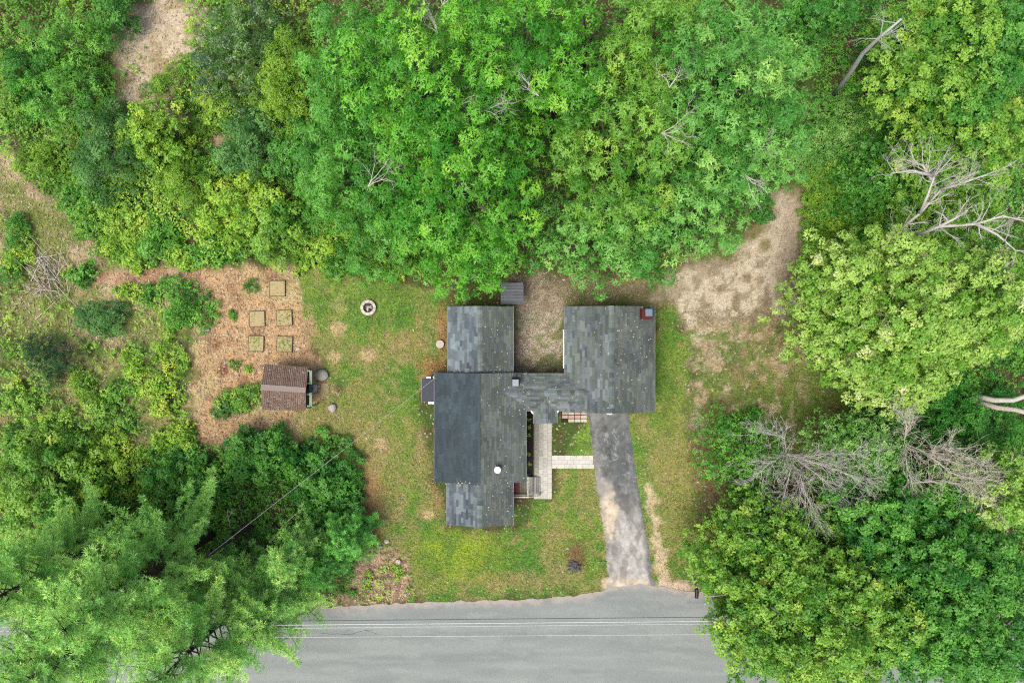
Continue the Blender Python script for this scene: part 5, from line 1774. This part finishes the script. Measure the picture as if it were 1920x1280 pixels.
def bare_tree(name, base, limbs, mat, label, seed, r0, depth=2, kids=(3, 5), cat='tree', tw=0.5, spread=0.6):
    r_ = np.random.default_rng(seed)
    b0 = np.array(base)
    root = thing(name, (b0[0], b0[1], 0), label, cat)
    mb_ = MB()
    br = mb_
    for li, path in enumerate(limbs):
        P_ = [W(*q) for q in path]
        n_ = len(P_)
        rr = [r0 * (1 - 0.8 * i / (n_ - 1)) * (1 if li == 0 else 0.75) for i in range(n_)]
        mb_.tube(P_, rr, 7)
        for i in range(n_ - 1):
            for k_ in range(int(r_.integers(kids[0], kids[1] + 1))):
                t_ = r_.random()
                q_ = P_[i] * (1 - t_) + P_[i + 1] * t_
                dd = (P_[i + 1] - P_[i])
                L_ = np.linalg.norm(dd)
                dd = dd / L_ + r_.normal(0, spread, 3) * (1, 1, 0.6)
                twigs(br, q_, dd, r_.uniform(0.5, 1.1) * tw * 2.2, rr[i] * 0.4, depth, r_, 0.14, (2, 4), 0.6)
    obj('trunk', mb_, mat, root, True)
    return root


bare_tree('dead_tree', W(1668, 450), [[(1668, 450, 0.0), (1690, 428, 7.0), (1725, 400, 9.0), (1765, 355, 10.5), (1830, 322, 12.0)],
                                      [(1725, 400, 9.0), (1740, 365, 10.2), (1752, 330, 11.0), (1790, 290, 12.0)],
                                      [(1752, 345, 10.6), (1730, 310, 11.2), (1700, 300, 11.6)],
                                      [(1765, 355, 10.5), (1800, 345, 11.4), (1870, 320, 12.4)],
                                      [(1752, 330, 11.0), (1710, 320, 11.4), (1670, 325, 11.8)]], GREYBARK, 'dead grey tree with forked bare limbs at upper right', 401, 0.14, 2, (3, 5), tw=0.75)
bare_tree('dead_tree', W(1700, 470), [[(1700, 470, 0.0), (1725, 440, 7.5), (1760, 425, 9.0), (1830, 420, 10.0), (1880, 405, 10.5), (1925, 415, 11.0)],
                                      [(1830, 420, 10.0), (1870, 440, 10.5), (1905, 470, 11.0)], [(1760, 425, 9.0), (1790, 410, 9.5), (1815, 395, 10.1)]], GREYBARK, 'second dead tree, its pale limb lying level above the bright maple', 402, 0.15, 2, (3, 4), tw=0.75)
bare_tree('bare_tree', W(1440, 850), [[(1440, 850, 0), (1475, 850, 4.0), (1520, 865, 5.5), (1580, 885, 6.5), (1640, 915, 7.0)],
                                      [(1475, 850, 4.0), (1500, 890, 5.2), (1510, 925, 5.6), (1530, 965, 5.8)],
                                      [(1490, 856, 4.5), (1545, 900, 5.6), (1590, 940, 6.2), (1620, 965, 6.5)],
                                      [(1490, 856, 4.5), (1480, 890, 4.9), (1470, 930, 5.2)],
                                      [(1500, 858, 4.8), (1545, 850, 6.0), (1610, 850, 7.0)],
                                      [(1475, 850, 4.0), (1440, 870, 4.8), (1410, 900, 5.2)],
                                      [(1475, 850, 4.0), (1470, 820, 4.8), (1430, 810, 5.2)]], GREYBARK, 'bare tree with a spray of grey twigs at right of the drive', 403, 0.055, 2, (11, 15), tw=0.8, spread=0.42)
bare_tree('bare_tree', W(1660, 820), [[(1660, 820, 0.0), (1695, 830, 5.5), (1740, 850, 7.0), (1800, 870, 8.0)],
                                      [(1695, 830, 5.5), (1700, 870, 6.5), (1710, 905, 7.0), (1760, 900, 7.6), (1830, 915, 8.2)],
                                      [(1740, 850, 7.0), (1780, 885, 7.8), (1830, 900, 8.4), (1850, 925, 8.6)],
                                      [(1695, 830, 5.5), (1700, 800, 6.4), (1690, 770, 7.0)],
                                      [(1740, 850, 7.0), (1770, 840, 7.8), (1820, 860, 8.4)]], TANBARK, 'tangled bare shrub tree with pale twigs near the right edge', 404, 0.055, 2, (10, 14), cat='tree', tw=0.8, spread=0.5)
bare_tree('bare_tree', W(1500, 1120), [[(1500, 1130, 1.0), (1440, 1125, 4.0), (1400, 1110, 5.0), (1330, 1118, 5.5)],
                                       [(1440, 1125, 4.0), (1390, 1105, 5), (1340, 1090, 5.4)]], TANBARK, 'bare pale branch reaching left over the road edge', 405, 0.08, 1, (1, 3), tw=0.5)
bare_tree('dead_tree', W(1100, 160), [[(1098, 150, 1), (1094, 110, 4), (1098, 60, 8), (1090, 0, 11)], [(1096, 90, 5.5), (1080, 40, 8), (1075, 20, 9)], [(1094, 110, 4), (1110, 70, 6), (1125, 50, 7)]], BARK, 'bare brown trunk showing in a gap among the oaks at the top', 406, 0.14, 1, (1, 3), tw=0.5)
for i, (x, y, a_) in enumerate(((1010, 180, 2.4), (1255, 165, 1.4), (900, 210, 0.6), (820, 60, 1.9), (830, 10, 1.2), (1400, 275, 0.4), (1395, 325, -1), (690, 350, 0.8), (840, 215, 0.1), (1240, 250, 0.2))):
    r_ = np.random.default_rng(500 + i)
    p = W(x, y, 11.0)
    br = MB()
    for k_ in range(4):
        twigs(br, p, (math.cos(a_ + r_.normal(0, .4)), math.sin(a_ + r_.normal(0, .4)), r_.uniform(0.0, 0.5)), r_.uniform(1.2, 2.2), 0.028, 2, r_, 0.2, (2, 4), 0.6)
    solo('dead_branch', br, GREYBARK, p, ('spread of bare twigs in the dark gap near the middle of the grove', 'bare branch in the yellowing oak, close to the pale oak', 'bare twig at the heart of the bright left oaks',
         'bare branch in the top left oak, below the top edge', 'bare branch touching the top edge among the left oaks', 'crooked grey branch in the lower half of the large pale oak', 'short grey branch at the lower edge of the pale oak, above the sand',
         'bare twig on the grey green oak at the left flank', 'bare twig between the top left oak and the brightest oak', 'bare branch low in the yellowing oak, above the garage')[i], 'branch', 'bare branches among the oaks')

# white birch trunk leaning, upper right
p = W(1560, 180)
bt_ = thing('birch_tree', p, 'leaning white birch trunk at the upper right, beside the pale oak', 'tree')
br0 = MB().tube([p, W(1578, 158, 4), W(1600, 128, 7), (W(1618, 100, 9)), W(1645, 74, 11), W(1690, 36, 13)], [0.15, 0.14, 0.15, 0.13, 0.11, 0.05], 9)
r_ = np.random.default_rng(88)
br = br0
for k_ in range(9):
    t_ = r_.random()
    twigs(br, W(1645, 74, 11) * (1 - t_) + W(1690, 36, 13) * t_, (r_.normal(), r_.normal(), 0.4), 1.4, 0.03, 1, r_)
obj('trunk', br, BIRCH, bt_, True)
# two bare grey trunks at the right edge
for (pts, lab, mt) in (([(1818, 745, 1.0), (1835, 744, 2.5), (1865, 750, 3.2), (1900, 750, 3.8), (1935, 738, 4.5)], 'upper of two bare leaning trunks at the right edge', GREYBARK),
                       ([(1818, 750, 0.6), (1840, 756, 2.0), (1870, 764, 2.6), (1905, 768, 3.2), (1940, 778, 3.8)], 'lower and paler of two bare leaning trunks at the right edge', STONE_W)):
    P_ = [W(*q) for q in pts]
    b0 = P_[0] * (1, 1, 0)
    solo('leaning_trunk', MB().tube([b0] + P_, [0.2, 0.2, 0.2, 0.19, 0.17, 0.15], 9), mt, b0, lab, 'trunk', None, True)
P_ = [W(1768, 1215, 3), W(1778, 1232, 6), W(1782, 1250, 8), W(1786, 1280, 9.5)]
solo('leaning_trunk', MB().tube([P_[0] * (1, 1, 0)] + P_, [0.13, 0.13, 0.12, 0.1, 0.06], 8), BIRCH, P_[0] * (1, 1, 0), 'white trunk glimpsed between the bottom right maples', 'trunk', None, True)
# pale snapped sticks in the dark bushes by the small pine
for i, (pts, lab) in enumerate((([(510, 1012, 0.4), (530, 985, 2.2), (556, 962, 3.0)], 'long pale stick poking from the dark bush'), ([(518, 1016, 0.4), (540, 1002, 2.0), (552, 988, 2.6)], 'short forked pale stick under the long one'),
                                ([(432, 990, 1.5), (428, 970, 4), (426, 955, 5)], 'pale dead twig on the pine side of the dark bush'))):
    P_ = [W(*q) for q in pts]
    br = MB()
    br.tube(P_, [0.04, 0.03, 0.012], 5)
    r_ = np.random.default_rng(600 + i)
    twigs(br, P_[1], P_[2] - P_[1] + r_.normal(0, .5, 3), 0.8, 0.02, 1, r_)
    solo('dead_branch', br, TANBARK, P_[0] * (1, 1, 0), lab, 'branch')

# --- undergrowth (uncountable ground cover)
UG = [([(-30, 640), (130, 640), (360, 650), (362, 800), (350, 870), (200, 900), (-30, 880)], 0.78, 0.9),
      ([(-30, 860), (200, 880), (350, 850), (440, 900), (420, 1080), (-30, 1300)], 1.0, 1.0),
      ([(560, 1130), (600, 1080), (670, 1040), (690, 1010), (760, 1050), (780, 1120)], 0.4, 0.25),
      ([(180, 420), (250, 300), (560, 300), (800, 420), (830, 520), (700, 508), (620, 505), (560, 480), (370, 498), (190, 492)], 1.0, 1.3),
      ([(-30, -30), (225, -30), (205, 200), (420, 300), (420, 420), (190, 460), (60, 330), (-30, 260)], 1.0, 1.3),
      ([(370, -30), (600, -30), (640, 400), (420, 420), (430, 260), (330, 200)], 0.9, 1.2),
      ([(-30, 380), (60, 420), (60, 560), (360, 540), (370, 640), (-30, 660)], 0.28, 0.6),
      ([(210, 90), (420, 100), (420, 330), (280, 260)], 0.25, 0.5),
      ([(580, -30), (1560, -30), (1440, 330), (1250, 490), (960, 500), (860, 520), (700, 480)], 0.7, 1.6),
      ([(1520, -30), (1960, -30), (1960, 740), (1700, 520), (1510, 470), (1530, 300)], 0.95, 1.4),
      ([(1640, 700), (1960, 640), (1960, 1100), (1560, 1060), (1620, 880)], 0.95, 1.4),
      ([(360, 830), (560, 830), (660, 900), (690, 1020), (600, 1090), (420, 1080)], 1.0, 1.2),
      ([(1400, 1000), (1560, 960), (1640, 1090), (1420, 1105)], 0.35, 0.6)]
for gi, (pts, dn, hm) in enumerate(UG):
    a_ = np.array(pts, float)
    x0_, y0_ = a_.min(0)
    x1_, y1_ = a_.max(0)
    n = int((x1_ - x0_) * (y1_ - y0_) / S ** 2 * 19)
    px, py = rng.uniform(x0_, x1_, n), rng.uniform(y0_, y1_, n)
    m = poly_mask(px, py, pts, 12, 16, 26, gi)
    patch = fbm(px / 34, py / 34, gi + 2, 4)
    gapm = sstep(0.36, 0.5, patch + (0.25 if dn > 0.8 else 0.0))
    k = (rng.random(n) < m * dn * gapm) & ~hard_block(px, py)
    px, py, patch = px[k], py[k], patch[k]
    n = len(px)
    hgt = hm * (0.15 + 1.1 * np.clip((patch - 0.35) * 2.2, 0, 1)) * rng.uniform(0.5, 1.1, n)
    P_ = np.stack([(px - 960) / S, (640 - py) / S, hgt + 0.05], 1)
    N_ = UP + rng.normal(0, 0.35, (n, 3))
    N_ /= np.linalg.norm(N_, axis=1)[:, None]
    tn = np.clip(fbm(px / 60 + 7, py / 60, gi + 4, 3) * 1.5 - 0.3 + rng.normal(0, 0.12, n), 0, 1)
    Q, tt = rosettes(P_, N_, rng.uniform(0.9, 1.6, n), tn, 'shrub', rng)
    mt = L['under'] if gi not in (8, 9, 10, 11) else L['shrub_green']
    o = bpy.data.objects.new('undergrowth', quad_mesh('undergrowth', Q, mt, tint=tt, tri=True))
    COL.objects.link(o)
    tag(o, 'low leafy undergrowth covering the ground around the yard', None, None, 'stuff')
    TREE_STATS[0] += len(Q)
print('LEAVES', TREE_STATS[0], 'TRIS', sum(len(o.data.loops) - 2 * len(o.data.polygons) for o in sc.objects if o.type == 'MESH'), 'OBJ', len(sc.objects))
